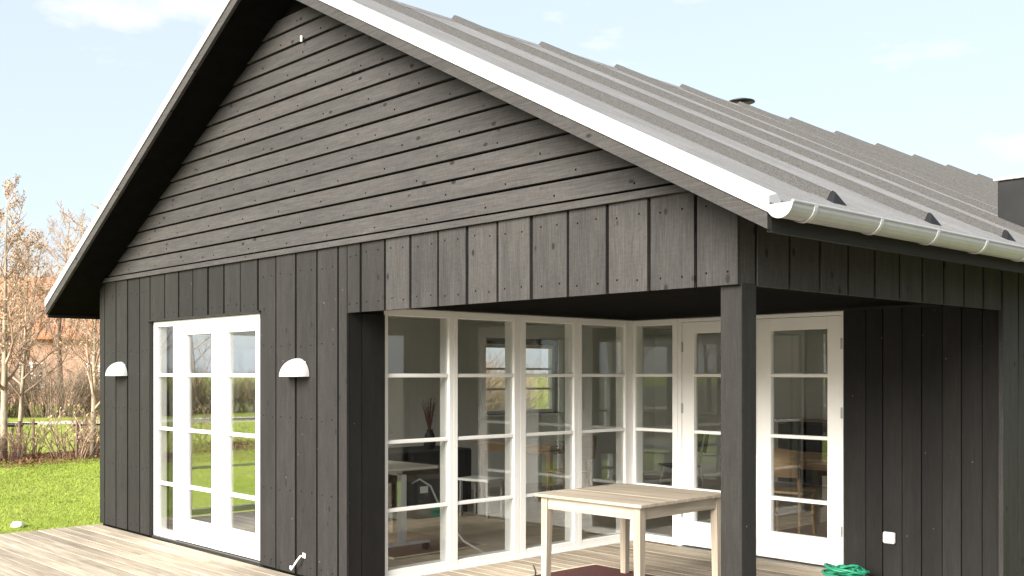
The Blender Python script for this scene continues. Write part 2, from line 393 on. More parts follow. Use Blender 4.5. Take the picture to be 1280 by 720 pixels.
# gable wall core
w = MB(); Y0, Y1 = BK, 0.20
w.box(XL + 0.03, DX0, Y0, Y1, -0.15, DZ); w.box(DX1, XA - 0.06, Y0, Y1, -0.15, DZ); w.box(XL + 0.03, XA - 0.06, Y0, Y1, DZ, ZT)
gable = w.build('gable_wall', M['dark'], house, ZERO)
gr = [-8.09, -7.969, -7.673, -7.386, -7.098, -6.856, -6.53, -6.235, -5.945, -5.652, -5.36, -5.068, -4.768, -4.478, -4.176, -3.871, -3.58, -3.285, -2.988, -2.691, -2.389, -2.092, -1.796, -1.492, -1.186, -0.878, -0.574, -0.263, 0.0]
def gboard(z0, z1): return lambda a0, a1, d: MB().box(a0, a1, d, BK - 0.001, z0, z1)
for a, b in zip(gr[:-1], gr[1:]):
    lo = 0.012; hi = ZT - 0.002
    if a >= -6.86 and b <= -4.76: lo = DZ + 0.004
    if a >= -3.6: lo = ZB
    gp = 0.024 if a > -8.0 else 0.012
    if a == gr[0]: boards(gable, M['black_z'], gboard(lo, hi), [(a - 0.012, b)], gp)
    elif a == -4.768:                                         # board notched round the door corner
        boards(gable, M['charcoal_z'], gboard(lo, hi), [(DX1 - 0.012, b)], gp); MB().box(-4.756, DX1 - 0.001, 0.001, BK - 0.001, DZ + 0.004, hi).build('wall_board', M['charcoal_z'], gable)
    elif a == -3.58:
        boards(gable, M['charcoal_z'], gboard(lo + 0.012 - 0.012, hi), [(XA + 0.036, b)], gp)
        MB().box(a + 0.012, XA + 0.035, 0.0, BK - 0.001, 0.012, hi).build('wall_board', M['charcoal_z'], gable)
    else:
        mm = M['black_z'] if a < -4.8 else (M['charcoal_z'] if a < -3.2 else M['grey_z'])  # boards step lighter to the right: brightening of the wall painted by material
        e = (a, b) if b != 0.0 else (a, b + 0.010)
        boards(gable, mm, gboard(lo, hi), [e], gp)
# door drip board above the gable door, corner boards of its reveal
MB().box(DX0 - 0.03, DX1 + 0.01, -0.022, 0.03, DZ - 0.004, DZ + 0.012).build('drip_board', M['black_x'], gable)
MB().box(DX0 - 0.001, DX0 + 0.016, 0.004, 0.16, 0.01, DZ - 0.005).build('reveal_board', M['black_z'], gable)
MB().box(DX1 - 0.016, DX1 + 0.001, 0.004, 0.16, 0.01, DZ - 0.005).build('reveal_board', M['black_z'], gable)
# upper gable: horizontal cladding
U = MB(); U.prism([(XL + 0.05, ZT), (0.0 - 0.05, ZT), (XR, ZRG - 0.14)], 'y', BK + 0.004, 0.16)
upper = U.build('gable_peak', M['dark'], house, ZERO)
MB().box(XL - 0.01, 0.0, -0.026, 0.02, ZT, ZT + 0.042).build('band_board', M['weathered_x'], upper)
zb = ZT + 0.058
hz = 0.1335
while zb < ZRG - 0.16:
    z0, z1 = zb, zb + hz - 0.0135
    def xr(z): return E1 + (ZE - (z + 0.135)) / S1
    def xl(z): return XR - (ZRG - (z + 0.135)) / S2
    lo0, hi0 = max(xl(z0), XL - 0.01), min(xr(z0), 0.0); lo1, hi1 = max(xl(z1), XL - 0.01), min(xr(z1), 0.0)
    if hi1 - lo1 > 0.15:
        d = rng.uniform(-0.002, 0.002); q = MB()
        q.quadbox([(lo0, -0.012 + d, z0), (hi0, -0.012 + d, z0), (hi0, BK, z0), (lo0, BK, z0), (lo1, 0.004 + d, z1), (hi1, 0.004 + d, z1), (hi1, BK, z1), (lo1, BK, z1)])
        q.cur = 1; nx = lo1 + 0.25 + rng.uniform(0, 0.1)
        while nx < hi1 - 0.1:
            zz = z0 + 0.035 + rng.uniform(-0.006, 0.006); q.box(nx - 0.005, nx + 0.005, -0.011 + d, 0.0, zz - 0.005, zz + 0.005); nx += 0.6 + rng.uniform(-0.02, 0.02)
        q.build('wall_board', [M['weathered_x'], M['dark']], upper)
    zb += hz
# the return of the gable wall into the porch
w = MB().box(XA - 0.18, XA + 0.009, 0.026, 0.36, -0.15, 2.13)
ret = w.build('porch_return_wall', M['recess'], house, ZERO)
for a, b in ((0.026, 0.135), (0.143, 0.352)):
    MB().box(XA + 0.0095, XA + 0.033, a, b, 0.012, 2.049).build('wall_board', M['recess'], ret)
# beams over the open corner
MB().box(XA - 0.06, -0.03, BK + 0.001, 0.16, ZB + 0.012, ZT).build('porch_beam', M['dark'], house, ZERO)
eb = MB().box(-0.16, -BK - 0.001, 0.165, YB, ZB + 0.012, 2.60).build('eave_beam', M['dark'], house, ZERO)
eg = [0.0, 0.167, 0.477, 0.783, 1.089, 1.395, 1.702, 2.006, 2.308, 2.61, 2.914, 3.215]
for a, b in zip(eg[:-1], eg[1:]):
    d = rng.uniform(-0.002, 0.002)
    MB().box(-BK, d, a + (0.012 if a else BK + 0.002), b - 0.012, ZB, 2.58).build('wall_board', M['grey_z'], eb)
# eave wall beyond the porch
ew = MB().box(-0.20, -BK - 0.001, YB + 0.02, 4.9, -0.15, 2.60).box(-0.20, -BK - 0.001, 7.9, YBK - 0.4, -0.15, 2.60).box(-0.20, -BK - 0.001, 4.9, 7.9, 2.1, 2.60).build('eave_wall', M['dark'], house, ZERO)
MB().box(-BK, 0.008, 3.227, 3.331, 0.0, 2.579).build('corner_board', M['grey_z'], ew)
yy = 3.345
while yy < YBK - 0.7:
    d = rng.uniform(-0.002, 0.002); st = 0.182 if yy < 3.4 else 0.304
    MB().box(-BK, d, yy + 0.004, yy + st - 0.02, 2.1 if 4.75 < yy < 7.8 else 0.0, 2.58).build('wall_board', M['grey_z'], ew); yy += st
# the other two outer walls (turned away)
MB().box(XL, XL + 0.2, 0.03, 0.9, -0.15, 2.55).box(XL, XL + 0.2, 2.9, 5.30, -0.15, 2.55).box(XL, XL + 0.2, 0.9, 2.9, 2.1, 2.55).box(XL, XL + 0.2, 6.75, YBK - 0.4, -0.15, 2.55).box(XL, XL + 0.2, 5.30, 6.75, -0.15, 1.02).box(XL, XL + 0.2, 5.30, 6.75, 2.02, 2.55).build('rear_eave_wall', M['black_z'], house, ZERO)
MB().prism([(XL + 0.2, -0.15), (-0.2, -0.15), (-0.2, 2.56), (XR, ZRG - 0.2), (XL + 0.2, 2.55)], 'y', YBK - 0.6, YBK - 0.4).build('rear_gable_wall', M['black_z'], house, ZERO)
# porch inner wall beside the doors
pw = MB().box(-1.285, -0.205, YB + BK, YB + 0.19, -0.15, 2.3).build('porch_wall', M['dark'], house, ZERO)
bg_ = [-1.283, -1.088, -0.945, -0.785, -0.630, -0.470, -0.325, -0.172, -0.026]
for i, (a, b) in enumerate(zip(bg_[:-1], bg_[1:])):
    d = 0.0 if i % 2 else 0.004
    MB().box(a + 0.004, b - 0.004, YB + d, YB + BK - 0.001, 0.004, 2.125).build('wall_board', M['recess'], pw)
# porch ceiling and its trims
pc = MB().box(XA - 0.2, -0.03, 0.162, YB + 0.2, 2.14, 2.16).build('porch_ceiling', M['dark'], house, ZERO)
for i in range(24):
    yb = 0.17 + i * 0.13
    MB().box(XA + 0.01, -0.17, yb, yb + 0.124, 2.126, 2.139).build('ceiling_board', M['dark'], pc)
MB().box(XA + 0.02, -0.17, YB - 0.035, YB - 0.012, 2.106, 2.1255).build('trim_strip', M['black_x'], pc)
MB().box(XA + 0.018, XA + 0.042, 0.37, YB - 0.04, 2.106, 2.1255).build('trim_strip', M['black_y'], pc)
# corner post
MB().cbox(-0.128, 0.002, 0.033, 0.166, -0.02, ZB + 0.011, 0.004).build('corner_post', M['black_z'], house)

# ------------------------------------------------------------------ roof
r = MB()
sec = [(E1, ZE), (E1, ZE - 0.03), (E1 - 0.03, ZE - 0.13 + 0.0155), (XR, ZRG - 0.13), (E2 + 0.03, ZE2 - 0.115), (E2, ZE2 - 0.03), (E2, ZE2), (XR, ZRG)]
r.prism([sec[0], sec[7], (XR, ZRG - 0.02), (E1, ZE - 0.02)], 'y', YF + 0.02, YBK); r.prism([sec[7], sec[6], (E2, ZE2 - 0.02), (XR, ZRG - 0.02)], 'y', YF + 0.02, YBK)
roof = r.build('roof', M['felt'], house, ZERO)
r = MB(); r.prism([(E1 - 0.03, rz(E1 - 0.03) - 0.022), (XR, ZRG - 0.022), (XR, ZRG - 0.125), (E1 - 0.03, rz(E1 - 0.03) - 0.125)], 'y', YF + 0.03, YBK - 0.05)
r.prism([(XR, ZRG - 0.022), (E2 + 0.03, rz(E2 + 0.03) - 0.022), (E2 + 0.03, rz(E2 + 0.03) - 0.125), (XR, ZRG - 0.125)], 'y', YF + 0.03, YBK - 0.05)
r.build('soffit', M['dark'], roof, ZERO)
# battens running down the slope
by = 0.55
while by < YBK:
    for side in (1, 0):
        m = MB(); xe = 0.21 if side else E2 + 0.24
        prof = [(-0.064, -0.004), (-0.018, 0.054), (0.018, 0.054), (0.064, -0.004)]
        a = [(xe, by + dy, rz(xe) + dz) for dy, dz in prof]; b = [(XR, by + dy, ZRG + dz) for dy, dz in prof]
        if not side: a, b = b, a
        m.v = a + b; m.f = [(0, 1, 2, 3), (7, 6, 5, 4), (0, 4, 5, 1), (1, 5, 6, 2), (2, 6, 7, 3), (3, 7, 4, 0)]; m.mi = [0] * 6
        m.build('batten', M['batten'], roof, ZERO)
        if side:
            q = MB(); q.v = [(xe + dx, by + dy, rz(xe + dx) + dz) for dx, dy, dz in ((0, -0.066, 0), (0, 0, 0.062), (0, 0.066, 0), (0.05, -0.074, 0.001), (0.018, 0, 0.060), (0.05, 0.074, 0.001))]
            q.f = [(0, 2, 1), (3, 4, 5), (0, 1, 4, 3), (1, 2, 5, 4), (0, 3, 5, 2)]; q.mi = [0] * 5; q.build('batten_end', M['leadgrey'], roof)
    by += 1.10
# felt strip at the eave, a sheet proud of the field
x_a, x_b = E1 + 0.006, 0.13
m = MB(); m.v = [(x_a, YF + 0.1, rz(x_a) + 0.004), (x_a, YBK, rz(x_a) + 0.004), (x_b, YBK, rz(x_b) + 0.006), (x_b, YF + 0.1, rz(x_b) + 0.006), (x_a, YF + 0.1, rz(x_a) - 0.02), (x_a, YBK, rz(x_a) - 0.02)]
m.f = [(0, 1, 2, 3), (4, 5, 1, 0)]; m.mi = [0, 0]; m.build('eave_felt', M['felt'], roof, ZERO)
# ridge capping laps
for i in range(14):
    y0 = -0.36 + i * 1.1 - 0.13; y1 = y0 + 1.12
    y0 = max(y0, YF + 0.03); m = MB(); dx = 0.07
    for s_, sl in ((1, S1), (-1, S2)):
        k0 = len(m.v)
        m.v += [(XR, y0, ZRG + 0.030), (XR, y1, ZRG + 0.012), (XR + s_ * dx, y1, ZRG - dx * sl + 0.002), (XR + s_ * dx, y0, ZRG - dx * sl + 0.004), (XR, y0, ZRG), (XR + s_ * dx, y0, ZRG - dx * sl)]
        m.f += [(k0, k0 + 1, k0 + 2, k0 + 3) if s_ < 0 else (k0 + 3, k0 + 2, k0 + 1, k0), (k0, k0 + 3, k0 + 5, k0 + 4)]; m.mi += [0, 0]
    m.build('ridge_lap', M['felt'], roof, ZERO)
# bargeboards and white verge flashing
def slope_strip(prof, side, ext=0.0):
    """prof: (y, dz) closed polygon swept along one gable slope"""
    xs = (XR, E1 - 0.012 + ext) if side > 0 else (XR, E2 + 0.055)
    m = MB(); k = len(prof)
    for x in xs:
        for y_, dz in prof: m.v.append((x, y_, rz(x) + dz))
    q = [tuple(range(k)), tuple(reversed(range(k, 2 * k)))] + [(i, k + i, k + (i + 1) % k, (i + 1) % k) for i in range(k)]
    m.f = q if side < 0 else [tuple(reversed(f)) for f in q]; m.mi = [0] * len(q); return m
for sd_ in (1, -1):
    slope_strip([(YF, -0.135), (YF, -0.012), (YF + 0.028, -0.012), (YF + 0.028, -0.135)], sd_).build('bargeboard', M['weathered_x'], roof)
    slope_strip([(YF - 0.012, -0.055), (YF - 0.012, 0.020), (YF + 0.05, 0.036), (YF + 0.085, 0.004), (YF + 0.085, -0.010), (YF - 0.003, -0.010), (YF - 0.003, -0.055)], sd_, 0.016).build('verge_flashing', M['flash'], roof)
for x_ in (-0.9, -2.9):                                        # lap joints of the flashing lengths
    m = MB(); pr_ = [(YF - 0.0135, -0.057), (YF - 0.0135, 0.0210), (YF + 0.05, 0.0375), (YF + 0.086, 0.005), (YF + 0.05, 0.030), (YF - 0.006, 0.015), (YF - 0.006, -0.057)]
    for xx in (x_, x_ + 0.07):
        for y_, dz in pr_: m.v.append((xx, y_, rz(xx) + dz))
    k = len(pr_); m.f = [tuple(range(k)), tuple(reversed(range(k, 2 * k)))] + [(i, k + i, k + (i + 1) % k, (i + 1) % k) for i in range(k)]; m.mi = [0] * len(m.f)
    m.build('flashing_joint', M['flash'], roof)
# eave fascia boards
for x0, x1, nm in ((E1 - 0.034, E1 - 0.010, 1), (E2 + 0.012, E2 + 0.036, 0)):
    MB().box(x0, x1, YF + 0.03, YBK, rz((x0 + x1) / 2) - 0.150, rz((x0 + x1) / 2) - 0.034).build('eave_fascia', M['black_y'], roof)
# gutter
GX, GRZ, GR = 0.513, 2.352, 0.064
def arc(rad, n=10, a0=180, a1=360): return [(GX + rad * math.cos(R(a0 + (a1 - a0) * i / n)), GRZ + rad * math.sin(R(a0 + (a1 - a0) * i / n))) for i in range(n + 1)]
sec = arc(GR) + [(GX + GR - 0.001, GRZ + 0.008)] + list(reversed(arc(GR - 0.004)))
gm = MB(); k = len(sec)
for y_ in (YF - 0.01, YBK):
    for x, z in sec: gm.v.append((x, y_, z))
gm.f = [(i, k + i, k + (i + 1) % k, (i + 1) % k) for i in range(k)]; gm.mi = [0] * k
gutter = gm.build('gutter', M['gutter'], house, ZERO)
MB().tube([(GX + GR - 0.002, YF - 0.012, GRZ + 0.004), (GX + GR - 0.002, YBK, GRZ + 0.004)], 0.008, 8).build('rolled_edge', M['gutter'], gutter)
cap = MB(); pr = arc(GR + 0.003, 14); cap.prism(pr, 'y', YF - 0.020, YF - 0.0105); cap.build('end_cap', M['gutter'], gutter)
yb = YF + 0.16
while yb < YBK:
    ro, ri = arc(GR + 0.006, 12, 200, 368), arc(GR + 0.0005, 12, 200, 368); m = MB(); k0 = len(ro)
    for y_ in (yb, yb + 0.026):
        for x, z in ro + list(reversed(ri)): m.v.append((x, y_, z))
    kk = 2 * k0; m.f = [(i, kk + i, kk + (i + 1) % kk, (i + 1) % kk) for i in range(kk)] + [tuple(range(kk)), tuple(reversed(range(kk, 2 * kk)))]; m.mi = [0] * len(m.f)
    m.build('gutter_bracket', M['bracket'], gutter); yb += 0.605
# roof vent and chimney
v = MB().lathe([(0.055, -0.35), (0.055, 0.0), (0.065, 0.002), (0.066, -0.02)], (-4.30, 6.25, 4.81), 20); v.lathe([(0.03, 0.0), (0.03, 0.05)], (-4.30, 6.25, 4.81), 12)
v.build('roof_vent', M['blackplastic'], roof, None, True)
MB().lathe([(0.0, 0.075), (0.09, 0.070), (0.160, 0.048), (0.165, 0.036), (0.0, 0.040)], (-4.30, 6.25, 4.835), 24).build('vent_cap', M['blackplastic'], roof, None, True)
ch = MB().cbox(-0.29, 0.33, 3.86, 4.46, 2.30, 3.085, 0.006).build('chimney', M['leadgrey'], house)
MB().cbox(-0.335 + 0.02, 0.02 + 0.33, -0.325 + 4.16, 0.325 + 4.16, 3.088, 3.112, 0.006).build('chimney_cap', M['cap'], house)

# ------------------------------------------------------------------ windows and doors
def mapper(kind, plane):
    """local (along, depth behind the outer face, z) -> world box"""
    if kind == 'gable': return lambda m, a0, a1, d0, d1, z0, z1, c: m.cbox(a0, a1, plane + d0, plane + d1, z0, z1, c)
    return lambda m, a0, a1, d0, d1, z0, z1, c: m.cbox(plane - d0, plane - d1, a0, a1, z0, z1, c)
def glazed(name, mp, a0, a1, z0, z1, pa0, pa1, pz0, pz1, bars, d0=0.0, depth=0.10, hinges=None, gd=0.024):
    """one framed sash: four frame members, glazing bars, panes (each a piece of its own)"""
    m = MB(); c = 0.003
    mp(m, a0, pa0, d0, d0 + depth, z0, z1, c); mp(m, pa1, a1, d0, d0 + depth, z0, z1, c)
    mp(m, pa0 - 0.001, pa1 + 0.001, d0 + 0.0015, d0 + depth - 0.0015, z0 + 0.0005, pz0, c); mp(m, pa0 - 0.001, pa1 + 0.001, d0 + 0.0015, d0 + depth - 0.0015, pz1, z1 - 0.0005, c)
    fr = m.build(name, M['white'], house, ZERO)
    hs = [pz0] + bars + [pz1]
    for b in bars:
        q = MB(); mp(q, pa0 - 0.002, pa1 + 0.002, d0 + max(gd - 0.026, 0.004), d0 + gd - 0.0025, b - 0.015, b + 0.015, 0.004)
        mp(q, pa0 - 0.002, pa1 + 0.002, d0 + gd + 0.0065, d0 + gd + 0.026, b - 0.015, b + 0.015, 0.004); q.build('glazing_bar', M['white'], fr)
    for zl, zh in zip(hs[:-1], hs[1:]):
        q = MB(); mp(q, pa0 - 0.003, pa1 + 0.003, d0 + gd, d0 + gd + 0.002, zl, zh, 0.0002); mp(q, pa0 - 0.003, pa1 + 0.003, d0 + gd + 0.004, d0 + gd + 0.006, zl, zh, 0.0002)   # double glazing
        P = q.build('pane', M['glass'], fr)
        ax = 2 if P.dimensions.y < 0.05 else 2
        # panes are never dead true: a fraction of a degree of lean
        P.rotation_euler = (rng.uniform(-1, 1) * 0.0022, rng.uniform(-1, 1) * 0.0022, rng.uniform(-1, 1) * 0.0022)
    if hinges:
        ha, zs = hinges
        for z in zs:
            q = MB(); mp(q, ha - 0.009, ha + 0.009, d0 - 0.012, d0 + 0.004, z - 0.045, z + 0.045, 0.003); q.build('hinge', M['steel'], fr)
    return fr
BARS = [0.537, 1.067, 1.583]
# porch, long side (faces the open corner)
ga = mapper('side', XA + 0.004)
for (a0, a1, p0, p1) in ((0.361, 1.0595, 0.404, 1.014), (1.0605, 1.8085, 1.107, 1.738), (1.8095, 2.5355, 1.879, 2.484), (2.5365, 3.294, 2.588, 3.190)):
    glazed('window', ga, a0, a1, 0.012, 2.105, p0, p1, 0.075, 2.048, BARS, 0.0, 0.12)
MB().cbox(XA - 0.118, XA + 0.004, YB - 0.005, YB + 0.115, 0.012, 2.105, 0.003).build('corner_mullion', M['white'], house)
MB().cbox(XA - 0.02, XA + 0.022, 0.36, YB - 0.008, -0.02, 0.0115, 0.002).build('window_sill', M['white'], house)
# porch, short side: fixed light and two glazed doors
gb = mapper('gable', YB)
glazed('window', gb, XA + 0.0045, -2.962, 0.012, 2.105, -3.465, -3.02, 0.075, 2.05, BARS, 0.0, 0.11)
MB().cbox(-2.961, -2.915, YB + 0.002, YB + 0.11, 0.012, 2.105, 0.003).build('door_frame_post', M['white'], house)
MB().cbox(-2.9145, -1.300, YB + 0.003, YB + 0.11, 2.072, 2.104, 0.003).build('door_frame_head', M['white'], house)
MB().cbox(-1.2995, -1.2855, YB + 0.002, YB + 0.11, 0.012, 2.105, 0.002).build('door_frame_post', M['white'], house)
glazed('door', gb, -2.912, -2.1065, 0.026, 2.068, -2.778, -2.24, 0.25, 1.965, BARS, 0.008, 0.055, (-2.908, (0.32, 1.28, 1.84)), 0.03)
glazed('door', gb, -2.1035, -1.302, 0.026, 2.068, -1.968, -1.430, 0.25, 1.965, BARS, 0.008, 0.055, (-1.297, (0.32, 1.28, 1.84)), 0.03)
MB().box(-2.96, -1.286, YB - 0.02, YB + 0.10, -0.02, 0.011).build('threshold', M['steel'], house)
# gable double door with a side light
gd_ = mapper('gable', 0.030)
glazed('window', gd_, DX0 + 0.017, -6.36, 0.02, DZ - 0.006, -6.785, -6.415, 0.075, 2.052, BARS, 0.0, 0.11)
MB().cbox(-6.3595, -4.745, 0.032, 0.14, 2.072, DZ - 0.006, 0.003).build('door_frame_head', M['white'], house)
glazed('door', gd_, -6.357, -5.525, 0.026, 2.068, -6.185, -5.665, 0.235, 1.962, BARS, 0.010, 0.055, (-6.358, (0.16, 1.28, 1.85)), 0.03)
glazed('door', gd_, -5.522, -4.748, 0.026, 2.068, -5.385, -4.880, 0.235, 1.962, BARS, 0.010, 0.055, None, 0.03)
MB().box(DX0 + 0.017, DX1 - 0.017, 0.010, 0.14, -0.005, 0.019).build('threshold', M['blackplastic'], house)
hnd = MB().cbox(-5.500, -5.484, 0.030, 0.0395, 0.97, 1.13, 0.003); hnd.tube([(-5.492, 0.030, 1.06), (-5.492, -0.012, 1.06), (-5.43, -0.016, 1.06), (-5.39, -0.014, 1.058)], 0.008, 8)
hnd.build('door_handle', M['whiteplastic'], house)
# unseen glazed run added in the eave wall to let daylight into the room
gs = mapper('side', -0.03)
for i in range(3): glazed('window', gs, 4.905 + i * 1.0, 5.90 + i * 1.0, 0.012, 2.095, 4.96 + i * 1.0, 5.84 + i * 1.0, 0.075, 2.04, BARS, 0.0, 0.11)
# far window in the rear eave wall, seen through the room
gr_ = mapper('gable', 0)
def rear(m, a0, a1, d0, d1, z0, z1, c): return m.cbox(XL + 0.06 + d0, XL + 0.06 + d1, a0, a1, z0, z1, c)
glazed('window', rear, 5.305, 6.02, 1.025, 2.015, 5.36, 5.97, 1.075, 1.965, [1.375, 1.665], 0.0, 0.08, None, 0.03)
glazed('window', rear, 6.025, 6.745, 1.025, 2.015, 6.075, 6.69, 1.075, 1.965, [1.375, 1.665], 0.0, 0.08, None, 0.03)
for y0, y1 in ((0.905, 1.895), (1.905, 2.895), ):  # extra windows added in this wall to brighten the room
    glazed('window', rear, y0, y1, 0.012, 2.095, y0 + 0.06, y1 - 0.06, 0.075, 2.04, BARS, 0.0, 0.11)
for y0, y1 in ((5.22, 5.30), (6.75, 6.83)): MB().cbox(XL + 0.165, XL + 0.225, y0, y1, 1.0, 2.1, 0.003).build('window_casing', M['white'], house)
MB().cbox(XL + 0.15, XL + 0.30, 5.20, 6.85, 0.985, 1.015, 0.004).build('window_board', M['white'], house)

# ------------------------------------------------------------------ the room
IX = XL + 0.201
fl = MB().box(IX, XA - 0.12, 0.2, YB + 0.1, -0.10, -0.016).box(IX, -0.2, YB + 0.12, 9.0, -0.10, -0.016).build('room_floor', M['floor_y'], house, ZERO)
x = IX; rr = random.Random(3)
while x < -0.4:
    y0 = 0.2 if x < XA - 0.3 else YB + 0.12
    yc = y0 + rr.uniform(1.2, 4.5)
    for a, b in ((y0, yc), (yc, 9.0)): MB().box(x, x + 0.178, a + 0.001, b - 0.001, -0.015, 0.002).build('floor_board', M['floor_y'], fl)
    x += 0.18
MB().box(IX + 0.001, XA - 0.10, 0.16, 9.0, 2.30, 2.32).box(XA - 0.099, -0.2, YB + 0.12, 9.0, 2.30, 2.32).build('room_ceiling', M['ceil'], house, ZERO)
rw = MB().box(IX, IX + 0.02, 0.2, 0.9, 0, 2.3).box(IX, IX + 0.02, 2.9, 5.22, 0, 2.3).box(IX, IX + 0.02, 0.9, 2.9, 2.1, 2.3).box(IX, IX + 0.02, 6.83, 9.0, 0, 2.3).box(IX, IX + 0.02, 5.22, 6.83, 0, 0.985).box(IX, IX + 0.02, 5.22, 6.83, 2.1, 2.3)
rw.box(IX + 0.02, -0.21, 8.98, 9.1, 0, 2.3).box(-0.23, -0.205, YB + 0.2, 4.9, 0, 2.3).box(-0.23, -0.205, 7.9, 8.98, 0, 2.3).box(-0.23, -0.205, 4.9, 7.9, 2.1, 2.3)
rw.box(IX + 0.021, DX0 - 0.02, 0.201, 0.215, 0, 2.3).box(DX1 + 0.02, XA - 0.19, 0.201, 0.215, 0, 2.3).box(DX0 - 0.02, DX1 + 0.02, 0.201, 0.215, 2.12, 2.3)
rw.box(XA - 0.19, XA - 0.181, 0.216, 0.36, 0, 2.3).box(-1.27, -0.23, YB + 0.191, YB + 0.205, 0, 2.3)
rw.build('room_wall', M['plaster'], house, ZERO)

# ------------------------------------------------------------------ furniture inside, seen through the panes
dk = empty('desk', (-4.95, 1.22, 0.003), 0, label='grey height-adjustable desk on wheels behind the porch glazing', cat='desk')
MB().cbox(-0.72, 0.62, -0.42, 0.36, 0.735, 0.762, 0.004).build('desk_top', M['greyplastic'], dk)
for sx in (-0.58, 0.55):
    MB().cbox(sx - 0.032, sx + 0.032, -0.03, 0.03, 0.09, 0.70, 0.004).build('lift_column', M['whiteplastic'], dk)
    f_ = MB().cbox(sx - 0.03, sx + 0.03, -0.36, 0.30, 0.07, 0.098, 0.004).build('foot', M['whiteplastic'], dk)
    for yy in (-0.33, 0.27):
        MB().prism([(yy + 0.034 * math.cos(t * math.pi / 6), 0.036 + 0.034 * math.sin(t * math.pi / 6)) for t in range(12)], 'x', sx - 0.012, sx + 0.014).build('castor', M['blackplastic'], dk)
MB().cbox(-0.55, 0.52, -0.03, 0.03, 0.690, 0.734, 0.004).build('cross_rail', M['steel'], dk)
MB().cbox(-0.55, 0.53, -0.02, 0.02, 0.30, 0.345, 0.004).build('cross_rail', M['whiteplastic'], dk)
pcx = empty('computer', (-4.42, 1.52, 0.40), 0, label='black computer case with a white sticker hung under the desk', cat='computer')
MB().cbox(-0.10, 0.10, -0.20, 0.10, -0.10, 0.30, 0.008).build('case', M['blackplastic'], pcx)
MB().cbox(0.1002, 0.102, -0.16, -0.07, 0.13, 0.19, 0.0006).build('sticker', M['whiteplastic'], pcx)
cb = MB(); cb.tube([(-4.36, 1.30, 0.62), (-4.30, 1.34, 0.66), (-4.22, 1.40, 0.60), (-4.18, 1.47, 0.42), (-4.10, 1.53, 0.26), (-3.98, 1.58, 0.12), (-3.80, 1.66, 0.03), (-3.70, 1.72, 0.014)], 0.009, 7)
tag(cb.build('power_cable', M['whiteplastic'], None, None, True), 'white power cable hanging from the desk to the floor', 'cable')
lp = empty('table_lamp', (-6.45, 2.35, 0.74), 0, label='white dome table lamp on the sideboard inside the left pane', cat='lamp')
MB().lathe([(0.0, 0.36), (0.10, 0.35), (0.20, 0.29), (0.24, 0.20), (0.232, 0.20), (0.19, 0.28), (0.0, 0.33)], ZERO, 24).build('lamp_shade', M['whiteplastic'], lp, None, True)
MB().lathe([(0.11, 0.0), (0.11, 0.015), (0.02, 0.03), (0.016, 0.30)], ZERO, 16).build('lamp_foot', M['whiteplastic'], lp, None, True)
sb = empty('sideboard', (-6.45, 2.45, 0.003), 0, label='low dark sideboard carrying the dome lamp and twig vase', cat='sideboard')
MB().cbox(-0.35, 0.35, -0.45, 1.05, 0.10, 0.735, 0.006).build('carcass', M['rubber'], sb)
for x_, y_ in ((-0.3, -0.4), (0.3, -0.4), (-0.3, 1.0), (0.3, 1.0)): MB().cbox(x_ - 0.02, x_ + 0.02, y_ - 0.02, y_ + 0.02, 0, 0.099, 0.003).build('leg', M['rubber'], sb)
for y_ in (-0.44, 0.06, 0.56): MB().cbox(0.351, 0.368, y_, y_ + 0.48, 0.12, 0.72, 0.003).build('cabinet_door', M['leadgrey'], sb)
vs = empty('vase', (-6.30, 3.05, 0.741), 0, label='dark vase of dry reddish twigs on the sideboard', cat='vase')
MB().lathe([(0.0, 0.0), (0.05, 0.0), (0.07, 0.06), (0.055, 0.16), (0.035, 0.20), (0.04, 0.22)], ZERO, 16).build('pot', M['leadgrey'], vs, None, True)
tw = MB(); rt_ = random.Random(5)
for i in range(26):
    a = rt_.uniform(0, 6.28); L = rt_.uniform(0.18, 0.40); sp = rt_.uniform(0.05, 0.35)
    e = Vector((math.cos(a) * sp * L, math.sin(a) * sp * L, 0.2 + L)); tw.tube([(0, 0, 0.15), tuple(Vector((0, 0, 0.15)).lerp(e, 0.6) + Vector((0, 0, 0.03))), tuple(e)], [0.004, 0.003, 0.002], 4)
    for j in range(6):
        c = Vector((0, 0, 0.15)).lerp(e, rt_.uniform(0.5, 1.0)) + Vector((rt_.uniform(-1, 1), rt_.uniform(-1, 1), rt_.uniform(-1, 1))) * 0.018
        k = len(tw.v); tw.v += [tuple(c), tuple(c + Vector((0.02, 0.004, 0.014))), tuple(c + Vector((0.004, 0.02, 0.02)))]; tw.f.append((k, k + 1, k + 2)); tw.mi.append(0)
M['drytwig'] = plain('dry_red_twigs', (0.09, 0.035, 0.025), 0.9, 0.4, 20)
tw.build('twigs', M['drytwig'], vs, None)
